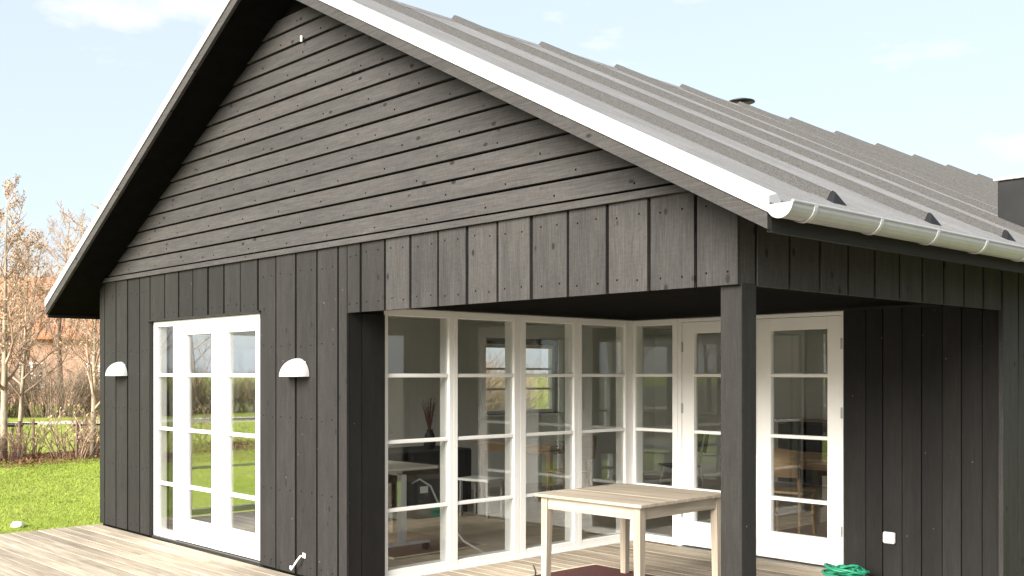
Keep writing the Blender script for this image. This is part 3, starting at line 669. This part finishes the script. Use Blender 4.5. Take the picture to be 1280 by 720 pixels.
def make_table(name, loc, rz_, sx, sy, h, mats, th=0.028, lw=0.06, ap=0.085, inset=0.045, **kw):
    t = empty(name, loc, rz_, **kw); mx, my, mz = mats
    n = 5; wb = (2 * sy) / n
    for i in range(n):
        d = rng.uniform(-0.0008, 0.0008)
        MB().cbox(-sx, sx, -sy + i * wb + 0.0006, -sy + (i + 1) * wb - 0.0006, h - th + d, h + d, 0.0022).build('top_board', mx, t)
    ix, iy = sx - inset, sy - inset
    for a in (-1, 1):
        for b in (-1, 1):
            m = MB(); x0, y0 = a * ix, b * iy; xi, yi = x0 - a * lw, y0 - b * lw; ti = 0.014
            m.quadbox([(min(x0, xi + a * ti), min(y0, yi + b * ti), 0), (max(x0, xi + a * ti), min(y0, yi + b * ti), 0), (max(x0, xi + a * ti), max(y0, yi + b * ti), 0), (min(x0, xi + a * ti), max(y0, yi + b * ti), 0),
                       (min(x0, xi), min(y0, yi), h - th - 0.001), (max(x0, xi), min(y0, yi), h - th - 0.001), (max(x0, xi), max(y0, yi), h - th - 0.001), (min(x0, xi), max(y0, yi), h - th - 0.001)])
            m.build('leg', mz, t)
    for s_ in (-1, 1):
        MB().cbox(-ix + lw + 0.001, ix - lw - 0.001, s_ * (iy - 0.008), s_ * (iy - 0.032), h - th - ap, h - th - 0.001, 0.002).build('apron', mx, t)
        MB().cbox(s_ * (ix - 0.008), s_ * (ix - 0.032), -iy + lw + 0.001, iy - lw - 0.001, h - th - ap, h - th - 0.001, 0.002).build('apron', my, t)
    return t
OAK = (M['oak_x'], M['oak_y'], M['oak_z'])
make_table('dining_table', (-2.75, 5.35, 0.003), R(8), 0.75, 0.45, 0.74, OAK, label='oak dining table inside, behind the right-hand porch door', cat='table')
make_table('side_table', (-6.35, 4.75, 0.003), R(4), 0.62, 0.40, 0.74, OAK, label='oak work table deep in the room beneath the far window', cat='table')
def make_chair(name, seatm, legm):
    t = empty(name)
    q = MB(); q.cbox(-0.21, 0.21, -0.20, 0.21, 0.43, 0.455, 0.006); q.build('seat', seatm, t)
    for sx in (-1, 1):
        MB().tube([(sx * 0.19, 0.20, 0.0), (sx * 0.175, 0.17, 0.43)], [0.013, 0.016], 8).build('leg', legm, t)
        MB().tube([(sx * 0.20, -0.25, 0.0), (sx * 0.18, -0.19, 0.43), (sx * 0.18, -0.215, 0.62), (sx * 0.17, -0.27, 0.86)], [0.013, 0.017, 0.015, 0.012], 8).build('leg', legm, t)
        MB().tube([(sx * 0.185, -0.21, 0.2), (sx * 0.183, 0.185, 0.2)], 0.009, 6).build('stretcher', legm, t)
    bk = MB(); nseg = 8
    for i in range(nseg + 1):
        u = -1 + 2 * i / nseg; x_ = u * 0.19; y_ = -0.262 - 0.045 * (1 - u * u)
        bk.v += [(x_, y_ + 0.006, 0.60), (x_, y_ - 0.012, 0.60), (x_, y_ - 0.012 - 0.045, 0.88 - 0.02 * u * u), (x_, y_ + 0.006 - 0.045, 0.88 - 0.02 * u * u)]
    for i in range(nseg):
        k = i * 4
        for j in range(4): bk.f.append((k + j, k + (j + 1) % 4, k + 4 + (j + 1) % 4, k + 4 + j)); bk.mi.append(0)
    bk.f += [(0, 3, 2, 1), tuple(nseg * 4 + j for j in range(4))]; bk.mi += [0, 0]
    bk.build('backrest', seatm, t, None, True); return t
ch0 = make_chair('chair', M['oak_x'], M['oak_z'])
def put(o, loc, rz_, label, cat, group=None):
    o.location = loc; o.rotation_euler = (0, 0, rz_); return tag(o, label, cat, group)
put(ch0, (-2.62, 4.62, 0.003), R(12), 'oak chair with curved back nearest the right-hand porch door', 'chair', 'chairs inside the room')
c2 = put(copy_tree(ch0), (-1.62, 5.35, 0.003), R(98), 'oak chair at the end of the dining table by the eave wall', 'chair', 'chairs inside the room')
c3 = put(copy_tree(ch0), (-5.55, 4.55, 0.003), R(75), 'oak chair facing the work table under the far window', 'chair', 'chairs inside the room')
chb = make_chair('chair', M['blackplastic'], M['steel'])
put(chb, (-5.15, 6.15, 0.003), R(150), 'black chair standing behind the porch corner panes', 'chair', 'chairs inside the room')
bx = empty('storage_unit', (-5.05, 8.75, 0.003), 0, label='dark brown storage unit against the back wall of the room', cat='cabinet')
MB().cbox(-0.22, 1.0, -0.2, 0.18, 0.06, 0.92, 0.005).build('carcass', M['rubber'], bx)
for i in range(3): MB().cbox(-0.2 + i * 0.4, 0.18 + i * 0.4, -0.219, -0.201, 0.10, 0.88, 0.003).build('cabinet_door', M['leadgrey'], bx)
MB().cbox(-0.24, 1.02, -0.225, 0.19, 0.921, 0.945, 0.004).build('counter_top', M['oak_x'], bx)
st = empty('stool', (-5.75, 3.35, 0.003), R(10), label='low white stool standing on the room floor', cat='stool')
MB().cbox(-0.22, 0.22, -0.16, 0.16, 0.40, 0.43, 0.005).build('seat', M['whiteplastic'], st)
for a in (-1, 1):
    for b in (-1, 1): MB().cbox(a * 0.19 - 0.015, a * 0.19 + 0.015, b * 0.13 - 0.015, b * 0.13 + 0.015, 0, 0.399, 0.003).build('leg', M['steel'], st)

# ------------------------------------------------------------------ things on the walls and the deck
def wall_lamp(x, label):
    t = empty('wall_lamp', (x, 0.0, 1.575), 0, label=label, cat='lamp', group='half-moon wall lamps')
    m = MB(); nu, nv = 18, 8; rx, ry, rz_ = 0.157, 0.150, 0.146
    for i in range(nv + 1):
        ph = (math.pi / 2) * i / nv
        for j in range(nu + 1):
            th = math.pi * j / nu
            m.v.append((-rx * math.cos(th) * math.cos(ph), -0.006 - ry * math.sin(th) * math.cos(ph), rz_ * math.sin(ph)))
    w_ = nu + 1
    for i in range(nv):
        for j in range(nu): m.f.append((i * w_ + j, i * w_ + j + 1, (i + 1) * w_ + j + 1, (i + 1) * w_ + j)); m.mi.append(0)
    m.build('lamp_shade', M['lamp_white'], t, None, True)
    q = MB(); q.v = [(0, -0.006, 0.004)] + [(-0.154 * math.cos(math.pi * j / nu), -0.006 - 0.147 * math.sin(math.pi * j / nu), 0.004) for j in range(nu + 1)]
    q.f = [(0, j + 2, j + 1) for j in range(nu)]; q.mi = [0] * nu; q.build('diffuser', M['whiteplastic'], t)
    MB().cbox(-0.10, 0.10, -0.0055, -0.0026, 0.005, 0.12, 0.0005).build('back_plate', M['lamp_white'], t)
wall_lamp(-7.535, 'white half-moon wall lamp left of the gable door')
wall_lamp(-4.125, 'white half-moon wall lamp right of the gable door')
sk = empty('wall_socket', (-0.880, YB, 0.322), 0, label='white outdoor socket low on the black porch wall', cat='socket')
MB().cbox(-0.046, 0.046, -0.036, -0.0005, -0.044, 0.044, 0.008).build('box', M['whiteplastic'], sk)
MB().cbox(-0.040, 0.040, -0.044, -0.0365, -0.036, 0.040, 0.003).build('flap', M['whiteplastic'], sk)
hk = empty('door_hook', (-4.114, 0.0, 0.096), 0, label='white bent door-holding hook low on the gable wall', cat='hook')
MB().tube([(0.065, -0.004, 0.075), (0.062, -0.035, 0.072), (0.03, -0.045, 0.035), (-0.045, -0.05, -0.045), (-0.062, -0.05, -0.035), (-0.062, -0.045, -0.015)], 0.008, 8).build('rod', M['whiteplastic'], hk, None, True)
MB().cbox(0.045, 0.085, -0.006, -0.0027, 0.055, 0.095, 0.001).build('plate', M['whiteplastic'], hk)
lb = empty('wall_hook', (-4.043, -0.012, 4.215), 0, label='tiny white insulator high under the gable peak', cat='insulator')
MB().lathe([(0.0, 0.045), (0.014, 0.042), (0.02, 0.02), (0.014, 0.0), (0.02, -0.02), (0.012, -0.035), (0.0, -0.036)], (0, -0.03, 0), 12).build('body', M['whiteplastic'], lb, None, True)
MB().tube([(0, 0.012, 0), (0, -0.03, 0)], 0.006, 6).build('pin', M['steel'], lb)
lb.scale = (0.6, 0.6, 0.6)
PALE = (M['table_x'], M['table_y'], M['table_z'])
make_table('garden_table', (-1.955, 1.475, 0.0), R(1.6), 0.495, 0.515, 0.72, PALE, 0.022, 0.062, 0.088, 0.035, label='square pale wooden table on the porch deck', cat='table')
mt = empty('doormat', (-2.26, 1.50, 0.0025), R(-1), label='dark red doormat with cream edging beneath the wooden table', cat='mat')
MB().cbox(-0.56, 0.56, -0.51, 0.51, 0.0, 0.014, 0.004).build('pile', M['red'], mt)
for s_ in (-1, 1):
    MB().cbox(-0.60, 0.60, s_ * 0.511, s_ * 0.545, 0.0, 0.011, 0.003).build('binding', M['cream'], mt)
    MB().cbox(s_ * 0.561, s_ * 0.598, -0.51, 0.51, 0.0, 0.0105, 0.003).build('binding', M['cream'], mt)
pk = MB().tube([(0, 0, 0), (0.002, 0.004, 0.05), (-0.012, 0.0, 0.085), (-0.02, -0.004, 0.10)], [0.007, 0.007, 0.006, 0.004], 7)
o = pk.build('deck_hook', M['rubber'], None, ZERO, True); o.location = (-2.79, 1.30, 0.001); tag(o, 'small dark bent hook sticking up from the deck near the glazing', 'hook')
# green garden hose dropped in a heap by the porch wall
hs = MB(); pts = []; rh = random.Random(11)
for i in range(150):
    a = i * 0.30; rr_ = 0.155 + 0.05 * math.sin(i * 0.37) + rh.uniform(-0.006, 0.006)
    pts.append((math.cos(a) * rr_ * 1.05, math.sin(a) * rr_ * 0.8, 0.013 + 0.115 * (i / 150) + 0.018 * math.sin(a * 2.3 + i * 0.05)))
hs.tube(pts, 0.0115, 7); o = hs.build('garden_hose', M['green'], None, ZERO, True); o.location = (-1.08, 2.98, 0.002); o.scale = (0.85, 0.85, 0.85)
tag(o, 'green garden hose coiled on the deck beside the porch door', 'hose')
sm = MB(); rs = random.Random(2)
sm.lathe([(0.0, 0.07), (0.05, 0.062), (0.085, 0.035), (0.09, 0.015), (0.07, 0.0)], ZERO, 12); sm.v = [(x * 1.1 * (1 + rs.uniform(-.12, .12)), y * 0.8 * (1 + rs.uniform(-.12, .12)), z) for x, y, z in sm.v]
o = sm.build('stone', M['stone'], None, ZERO, True); o.location = (-9.5, -0.38, GZ); tag(o, 'small white stone lying on the lawn beside the deck', 'stone')

# ------------------------------------------------------------------ bare trees
def grow(rng, height, r0, n1=20, spread=0.9, up=0.35, base=0.25, n2=7, n3=5, l1=0.42, lean=0.05):
    """returns list of (level, points, radii)"""
    out = []
    def chain(p, d, L, r, nseg, wob, trop, tip=0.25):
        pts = [p.copy()]; rad = [r]; d = d.normalized()
        for i in range(nseg):
            d = (d + Vector((rng.gauss(0, wob), rng.gauss(0, wob), rng.gauss(0, wob) + trop))).normalized()
            p = p + d * (L / nseg); pts.append(p.copy()); rad.append(r * (1 - (1 - tip) * (i + 1) / nseg))
        return pts, rad
    def at(pts, rad, t):
        x = t * (len(pts) - 1); i = min(int(x), len(pts) - 2); f = x - i
        return pts[i].lerp(pts[i + 1], f), rad[i] * (1 - f) + rad[i + 1] * f, (pts[i + 1] - pts[i]).normalized()
    tp, tr_ = chain(Vector((0, 0, -0.1)), Vector((rng.gauss(0, lean), rng.gauss(0, lean), 1)), height, r0, 9, lean, 0.02, 0.12)
    out.append((0, tp, tr_))
    ph = rng.uniform(0, 6.28)
    for i in range(n1):
        t = base + (1 - base) * (i + rng.random()) / n1; p, r, d = at(tp, tr_, min(t, 0.985)); ph += 2.4 + rng.uniform(-0.5, 0.5)
        dirv = Vector((math.cos(ph) * spread, math.sin(ph) * spread, 0.55 + rng.uniform(-0.15, 0.5)))
        L = height * l1 * (1.08 - 0.75 * t) * rng.uniform(0.7, 1.15)
        bp, br = chain(p, dirv, L, min(r * 0.62, 0.05), 5, 0.10, up * 0.25, 0.2); out.append((1, bp, br))
        for j in range(n2):
            t2 = 0.18 + 0.8 * (j + rng.random()) / n2; p2, r2, d2 = at(bp, br, min(t2, 0.98))
            side = Vector((rng.gauss(0, 1), rng.gauss(0, 1), rng.gauss(0, 0.7)))
            d3 = (d2 * 0.9 + side.normalized() * 0.8); L2 = L * rng.uniform(0.28, 0.5) * (1.15 - 0.5 * t2)
            sp_, sr = chain(p2, d3, L2, max(min(r2 * 0.6, 0.018), 0.007), 3, 0.13, up * 0.22, 0.35); out.append((2, sp_, sr))
            for k in range(n3):
                t3 = 0.15 + 0.85 * (k + rng.random()) / n3; p3, r3, d4 = at(sp_, sr, min(t3, 0.98))
                side = Vector((rng.gauss(0, 1), rng.gauss(0, 1), rng.gauss(0, 0.7)))
                q_, qr = chain(p3, d4 * 0.8 + side.normalized() * 0.8, L2 * rng.uniform(0.3, 0.6), 0.006, 2, 0.15, up * 0.2, 0.55); out.append((3, q_, qr))
    return out
def make_tree(name, seed, height, r0, trunk_mat, bud=0.0, twig_mat='twig', **kw):
    rg = random.Random(seed); parts = grow(rg, height, r0, **kw); t = empty(name)
    tm = MB(); cm = MB()
    for lv, pts, rad in parts:
        if lv == 0: tm.tube(pts, rad, 8)
        else:
            cm.tube(pts, rad, 5 if lv == 1 else (4 if lv == 2 else 3), False)
            if bud and lv >= 2:
                for _ in range(int(bud) + (1 if rg.random() < bud % 1 else 0)):
                    c = pts[-1].lerp(pts[0], rg.random() * 0.8) + Vector((rg.gauss(0, 1), rg.gauss(0, 1), rg.gauss(0, 1))) * 0.02
                    s = rg.uniform(0.012, 0.028); a = Vector((rg.gauss(0, 1), rg.gauss(0, 1), rg.gauss(0, 1))).normalized() * s; b = a.orthogonal().normalized() * s * 0.7
                    k = len(cm.v); cm.v += [tuple(c - a), tuple(c + b), tuple(c + a), tuple(c - b)]; cm.f.append((k, k + 1, k + 2, k + 3)); cm.mi.append(1)
    tm.build('trunk', M[trunk_mat], t, ZERO, True); cm.build('crown', [M[twig_mat], M['bud']], t, ZERO)
    return t
near = [make_tree('birch_tree', 21, 5.2, 0.085, 'birch', 2.2, n1=24, spread=0.75, up=0.6, base=0.24, n2=8, n3=5, l1=0.36, lean=0.012),
        make_tree('birch_tree', 22, 4.6, 0.055, 'birch', 2.2, n1=22, spread=0.8, up=0.5, base=0.26, n2=8, n3=5, l1=0.36, lean=0.012),
        make_tree('birch_tree', 23, 4.9, 0.06, 'birch', 2.2, n1=24, spread=0.8, up=0.5, base=0.22, n2=8, n3=5, l1=0.38, lean=0.012)]
def place(o, loc, rz_, s, label, cat, group): o.location = loc; o.rotation_euler = (0, 0, rz_); o.scale = (s, s, s); return tag(o, label, cat, group)
GB = 'young staked trees along the lawn'
NEAR = [((-19.5, 2.58), 0, 1.0, 'thick pale birch with stakes, leftmost on the lawn edge'), ((-20.3, 3.12), 1, 1.0, 'thin tan birch just right of the thick staked birch'),
        ((-18.75, 4.08), 2, 1.0, 'white-stemmed staked birch close to the house corner'),
        ((-17.9, -3.6), 0, 0.95, 'staked birch on the lawn edge, mirrored in the gable door'), ((-16.6, -9.0), 2, 1.0, 'staked birch further along the lawn edge, mirrored in the side light'), ((-14.8, -15.5), 1, 1.05, 'staked birch at the far end of the bed, seen only mirrored')]
used = set()
for i, ((x_, y_), k, s, lab) in enumerate(NEAR):
    o = near[k] if k not in used else copy_tree(near[k]); used.add(k)
    place(o, (x_, y_, GZ), i * 1.3, s, lab, 'tree', GB)
    d = Vector((0.6, 0.8, 0)) if i % 2 else Vector((0.35, 0.94, 0))
    tx = empty('tree_stakes', (x_, y_, GZ), math.atan2(d.y, d.x), label=['short posts strapped round the leftmost thick birch', 'short posts strapped beside the thin tan birch', 'short posts strapped to the birch by the house corner', 'short posts of the nearest birch mirrored in the gable door', 'short posts of the second birch mirrored in the gable door', 'short posts of the farthest birch mirrored in the gable door'][i], cat='stakes', group='tree stakes')
    for s_ in (-1, 1): MB().tube([(s_ * 0.30, 0.05, -0.1), (s_ * 0.29, 0.05, 0.78)], [0.032, 0.030], 8).build('stake', M['stake'], tx)
    MB().cbox(-0.36, 0.36, 0.085, 0.112, 0.66, 0.70, 0.004).build('strap', M['rubber'], tx)
far = [make_tree('bare_tree', 31, 9.5, 0.15, 'bark', 0.8, n1=22, spread=1.0, up=0.5, base=0.2, n2=8, n3=8, l1=0.46),
       make_tree('bare_tree', 32, 8.6, 0.13, 'bark', 1.4400000000000002, n1=20, spread=1.0, up=0.4, base=0.16, n2=8, n3=8, l1=0.48),
       make_tree('bare_tree', 33, 10.5, 0.17, 'bark', 0.5599999999999999, n1=24, spread=0.85, up=0.6, base=0.25, n2=8, n3=8, l1=0.40),
       make_tree('bare_tree', 34, 7.6, 0.10, 'bark', 2.2399999999999998, n1=20, spread=1.1, up=0.4, base=0.14, n2=8, n3=8, l1=0.50)]
SPOTS = [(-44.5, 9.6, 0, 1.0), (-43.0, 12.2, 2, 0.95), (-41.2, 14.6, 3, 1.05), (-47.5, 12.0, 1, 1.1), (-39.5, 16.8, 1, 1.0), (-49.0, 8.0, 2, 1.0), (-41.5, 10.4, 3, 0.8), (-46, 15.5, 0, 1.05), (-38.2, 13.4, 3, 0.75),
         (-46, 5.0, 1, 1.0), (-45, 0.5, 0, 1.05), (-44, -4.5, 2, 1.0), (-43, -9.5, 3, 1.1), (-41, -14.5, 1, 1.0), (-38.5, -20, 0, 1.1), (-35.5, -25, 2, 1.0), (-32, -30, 3, 1.2), (-39, 21, 2, 1.0), (-37, 26, 0, 1.1),
         (-21.8, -31.5, 1, 1.15), (-16.5, -35.0, 3, 1.2), (-26.5, -29.0, 0, 1.0), (-9.0, -38, 2, 1.0)]
NTH = ['first', 'second', 'third', 'fourth', 'fifth', 'sixth', 'seventh', 'eighth', 'ninth', 'tenth']
LAB = {0: 'tall bare tree with forked top left of the house eave', 1: 'tall slender bare tree behind the white-stemmed birch', 2: 'bushy golden-budded tree beside the house corner', 3: 'broad bare tree in front of the orange roof',
       4: 'bare tree hidden partly by the house wall', 5: 'tallest bare tree at the left edge of the picture', 6: 'small golden-budded tree in front of the thicket', 7: 'bare tree just beyond the thicket under the eave', 8: 'small twiggy tree between path and house corner'}
used = set()
for i, (x_, y_, k, s) in enumerate(SPOTS):
    o = far[k] if k not in used else copy_tree(far[k]); used.add(k)
    if i in LAB: lab = LAB[i]
    elif i < 19: lab = 'bare belt tree seen only as a reflection in the gable door'
    else: lab = 'bare tree beyond the garden, mirrored in the porch panes'
    place(o, (x_, y_, GZ), i * 2.1, s * 0.84, lab, 'tree', 'bare trees beyond the path' if i < 19 else 'bare trees across the garden')
# shrubs: many-stemmed thicket below the belt, twigs in the planting bed
def make_shrub(seed, h, n, r, mat='twig', bud=0.0):
    rg = random.Random(seed); m = MB()
    for i in range(n):
        a = rg.uniform(0, 6.28); rr2 = r * math.sqrt(rg.random()) * 0.6; p = Vector((math.cos(a) * rr2, math.sin(a) * rr2, -0.05))
        d = Vector((math.cos(a) * rg.uniform(0.1, 0.6), math.sin(a) * rg.uniform(0.1, 0.6), 1)); L = h * rg.uniform(0.55, 1.05); pts = [p]; 
        for k in range(4):
            d = (d + Vector((rg.gauss(0, .16), rg.gauss(0, .16), 0.03))).normalized(); p = p + d * L / 4; pts.append(p)
        m.tube(pts, [0.012, 0.010, 0.008, 0.006, 0.004], 3, False)
        for k in range(5):
            q = pts[rg.randint(1, 3)].lerp(pts[4], rg.random() * 0.5); e = q + (d + Vector((rg.gauss(0, .7), rg.gauss(0, .7), rg.gauss(0, .3)))) * L * 0.22
            m.tube([q, q.lerp(e, 0.5) + Vector((0, 0, 0.02)), e], [0.006, 0.005, 0.003], 3, False)
            if rg.random() < bud:
                kk = len(m.v); m.v += [tuple(e), tuple(e + Vector((0.03, 0, 0.03))), tuple(e + Vector((0, 0.03, 0.04)))]; m.f.append((kk, kk + 1, kk + 2)); m.mi.append(1)
    t = empty('shrub'); m.build('stems', [M[mat], M['bud']], t, ZERO); return t
protoA = [make_shrub(s, 2.2, 260, 2.0, 'bark') for s in (41, 42)]
protoB = [make_shrub(s, 0.8, 26, 0.5, 'twig', 0.7) for s in (51, 52)]
rg = random.Random(99); i = 0; ua = set()
for j in range(21):
    f = j / 20; y_ = 20 - 44 * f; x_ = -39.5 - 3.2 * math.sin(f * 2.6) + rg.uniform(-0.8, 0.8) + max(0, f - 0.6) * 14
    k = j % 2; o = protoA[k] if k not in ua else copy_tree(protoA[k]); ua.add(k)
    lab = 'dense brown thicket shrub behind the path, %s from the house corner' % NTH[j - 1] if 1 <= j <= 6 else 'dense brown thicket shrub seen only as a reflection in the gable door'
    place(o, (x_, y_, GZ), rg.uniform(0, 6), rg.uniform(0.85, 1.15), lab, 'shrub', 'thicket shrubs behind the path')
ua = set()
for j in range(26):
    y_ = 7.2 - 7.5 * j / 13 if j < 14 else -0.5 - 18 * (j - 13) / 12
    bx_ = [b for b in zip(BED[:-1], BED[1:]) if b[0][1] <= y_ <= b[1][1]]
    (a, b) = bx_[0] if bx_ else (BED[0], BED[1]); f = (y_ - a[1]) / (b[1] - a[1]); x_ = a[0] + (b[0] - a[0]) * f + rg.uniform(-0.8, 0.8)
    k = j % 2; o = protoB[k] if k not in ua else copy_tree(protoB[k]); ua.add(k)
    lab = 'low twiggy shrub in the leaf-strewn bed, %s from the house corner' % NTH[j - 4] if 4 <= j <= 12 else 'low twiggy bed shrub seen only as a reflection in the gable door'
    place(o, (x_, y_, GZ), rg.uniform(0, 6), rg.uniform(0.9, 1.45), lab, 'shrub', 'low shrubs in the bed')
for j, (x_, y_) in enumerate(((-15.0, 9.6), (-16.5, 11.8), (-17.5, 13.8), (-14.0, 8.0))):
    place(copy_tree(protoA[j % 2]), (x_, y_, GZ), j * 1.7, 1.0, 'dense bare shrub seen through the far window of the room', 'shrub', 'shrubs behind the house')
# leaf litter and grass
lm = MB()
for i in range(9000):
    y_ = rg.uniform(-18, 12); seg = [b for b in zip(BED[:-1], BED[1:]) if b[0][1] <= y_ <= b[1][1]]
    if not seg: continue
    (a, b) = seg[0]; f = (y_ - a[1]) / (b[1] - a[1]); x_ = a[0] + (b[0] - a[0]) * f + rg.gauss(0, 0.75)
    s = rg.uniform(0.025, 0.06); an = rg.uniform(0, 6.28); z = GZ + 0.012 + rg.random() * 0.05; k = len(lm.v); t1, t2 = rg.uniform(-0.03, 0.05), rg.uniform(-0.03, 0.05)
    lm.v += [(x_ + math.cos(an) * s, y_ + math.sin(an) * s, z + max(t1, -0.01)), (x_ - math.sin(an) * s * .6, y_ + math.cos(an) * s * .6, z), (x_ - math.cos(an) * s, y_ - math.sin(an) * s, z + max(t2, -0.01)), (x_ + math.sin(an) * s * .6, y_ - math.cos(an) * s * .6, z)]
    lm.f.append((k, k + 1, k + 2, k + 3)); lm.mi.append(0)
tag(lm.build('leaf_litter', M['litter'], None, ZERO), 'brown fallen leaves strewn over the planting bed', 'leaves', None, 'stuff')
gm = MB()
for i in range(130000):
    f = rg.random() ** 1.3; x_ = -8.15 - 11.0 * f; y_ = rg.uniform(-5.0, 4.5)
    if y_ > 0.5 - (x_ + 8.1) * 0.42: continue
    h = rg.uniform(0.012, 0.034); w_ = rg.uniform(0.002, 0.0045) * (1 + f); a = rg.uniform(0, 6.28); lx, ly = rg.gauss(0, 0.025), rg.gauss(0, 0.025); k = len(gm.v)
    gm.v += [(x_ - math.cos(a) * w_, y_ - math.sin(a) * w_, GZ), (x_ + math.cos(a) * w_, y_ + math.sin(a) * w_, GZ), (x_ + lx, y_ + ly, GZ + h)]; gm.f.append((k, k + 1, k + 2)); gm.mi.append(0)
tag(gm.build('grass', M['blade'], None, ZERO), 'short bright green grass beside the deck', 'grass', None, 'stuff')

# ------------------------------------------------------------------ neighbour's house behind the trees
hb = empty('brick_house', (-60.0, 16.5, GZ), R(62), label='brick house with orange tiled roof behind the bare trees', cat='house')
Lh, Dh, He, Hr = 8.5, 4.2, 3.9, 7.1
wl = MB(); wl.prism([(-Dh, 0), (Dh, 0), (Dh, He), (0, Hr - 0.15), (-Dh, He)], 'x', -Lh, Lh); wl.build('wall', M['brick'], hb, ZERO)
rf = MB()
for s_ in (-1, 1):
    a = [(s_ * (Dh + 0.5), He - 0.32), (0, Hr), (0, Hr + 0.18), (s_ * (Dh + 0.55), He - 0.16)]
    rf.prism(a if s_ < 0 else list(reversed(a)), 'x', -Lh - 0.4, Lh + 0.4)
roof2 = rf.build('roof', M['tile'], hb, ZERO)
MB().cbox(2.6, 3.4, -0.45, 0.35, Hr - 0.5, Hr + 0.9, 0.02).build('chimney', M['brick'], roof2)
nc = 46
for i in range(nc):
    x0 = -Lh - 0.35 + i * (2 * Lh + 0.7) / nc
    MB().quadbox([(x0, -(Dh + 0.56), He - 0.15), (x0 + 0.12, -(Dh + 0.56), He - 0.15), (x0 + 0.12, -0.02, Hr + 0.18), (x0, -0.02, Hr + 0.18), (x0 + .02, -(Dh + 0.56), He - 0.08), (x0 + 0.10, -(Dh + 0.56), He - 0.08), (x0 + 0.10, -0.02, Hr + 0.25), (x0 + .02, -0.02, Hr + 0.25)]).build('tile_row', M['tile'], roof2)
for x_ in (-6.0, -2.6, 0.9, 4.3):
    wn = MB(); wn.box(x_ - 0.65, x_ + 0.65, -Dh - 0.06, -Dh - 0.001, 0.95, 1.05).box(x_ - 0.65, x_ + 0.65, -Dh - 0.06, -Dh - 0.001, 2.25, 2.35).box(x_ - 0.65, x_ - 0.55, -Dh - 0.06, -Dh - 0.001, 1.05, 2.25).box(x_ + 0.55, x_ + 0.65, -Dh - 0.06, -Dh - 0.001, 1.05, 2.25).box(x_ - 0.05, x_ + 0.05, -Dh - 0.055, -Dh - 0.001, 1.05, 2.25).box(x_ - 0.55, x_ - 0.05, -Dh - 0.05, -Dh - 0.001, 1.6, 1.67).box(x_ + 0.05, x_ + 0.55, -Dh - 0.05, -Dh - 0.001, 1.6, 1.67)
    wo_ = wn.build('window', M['white'], hb, ZERO)
    for a, b in ((-0.55, -0.05), (0.05, 0.55)):
        for z0, z1 in ((1.05, 1.6), (1.67, 2.25)): MB().box(x_ + a, x_ + b, -Dh - 0.02, -Dh - 0.002, z0, z1).build('pane', M['leadgrey'], wo_)
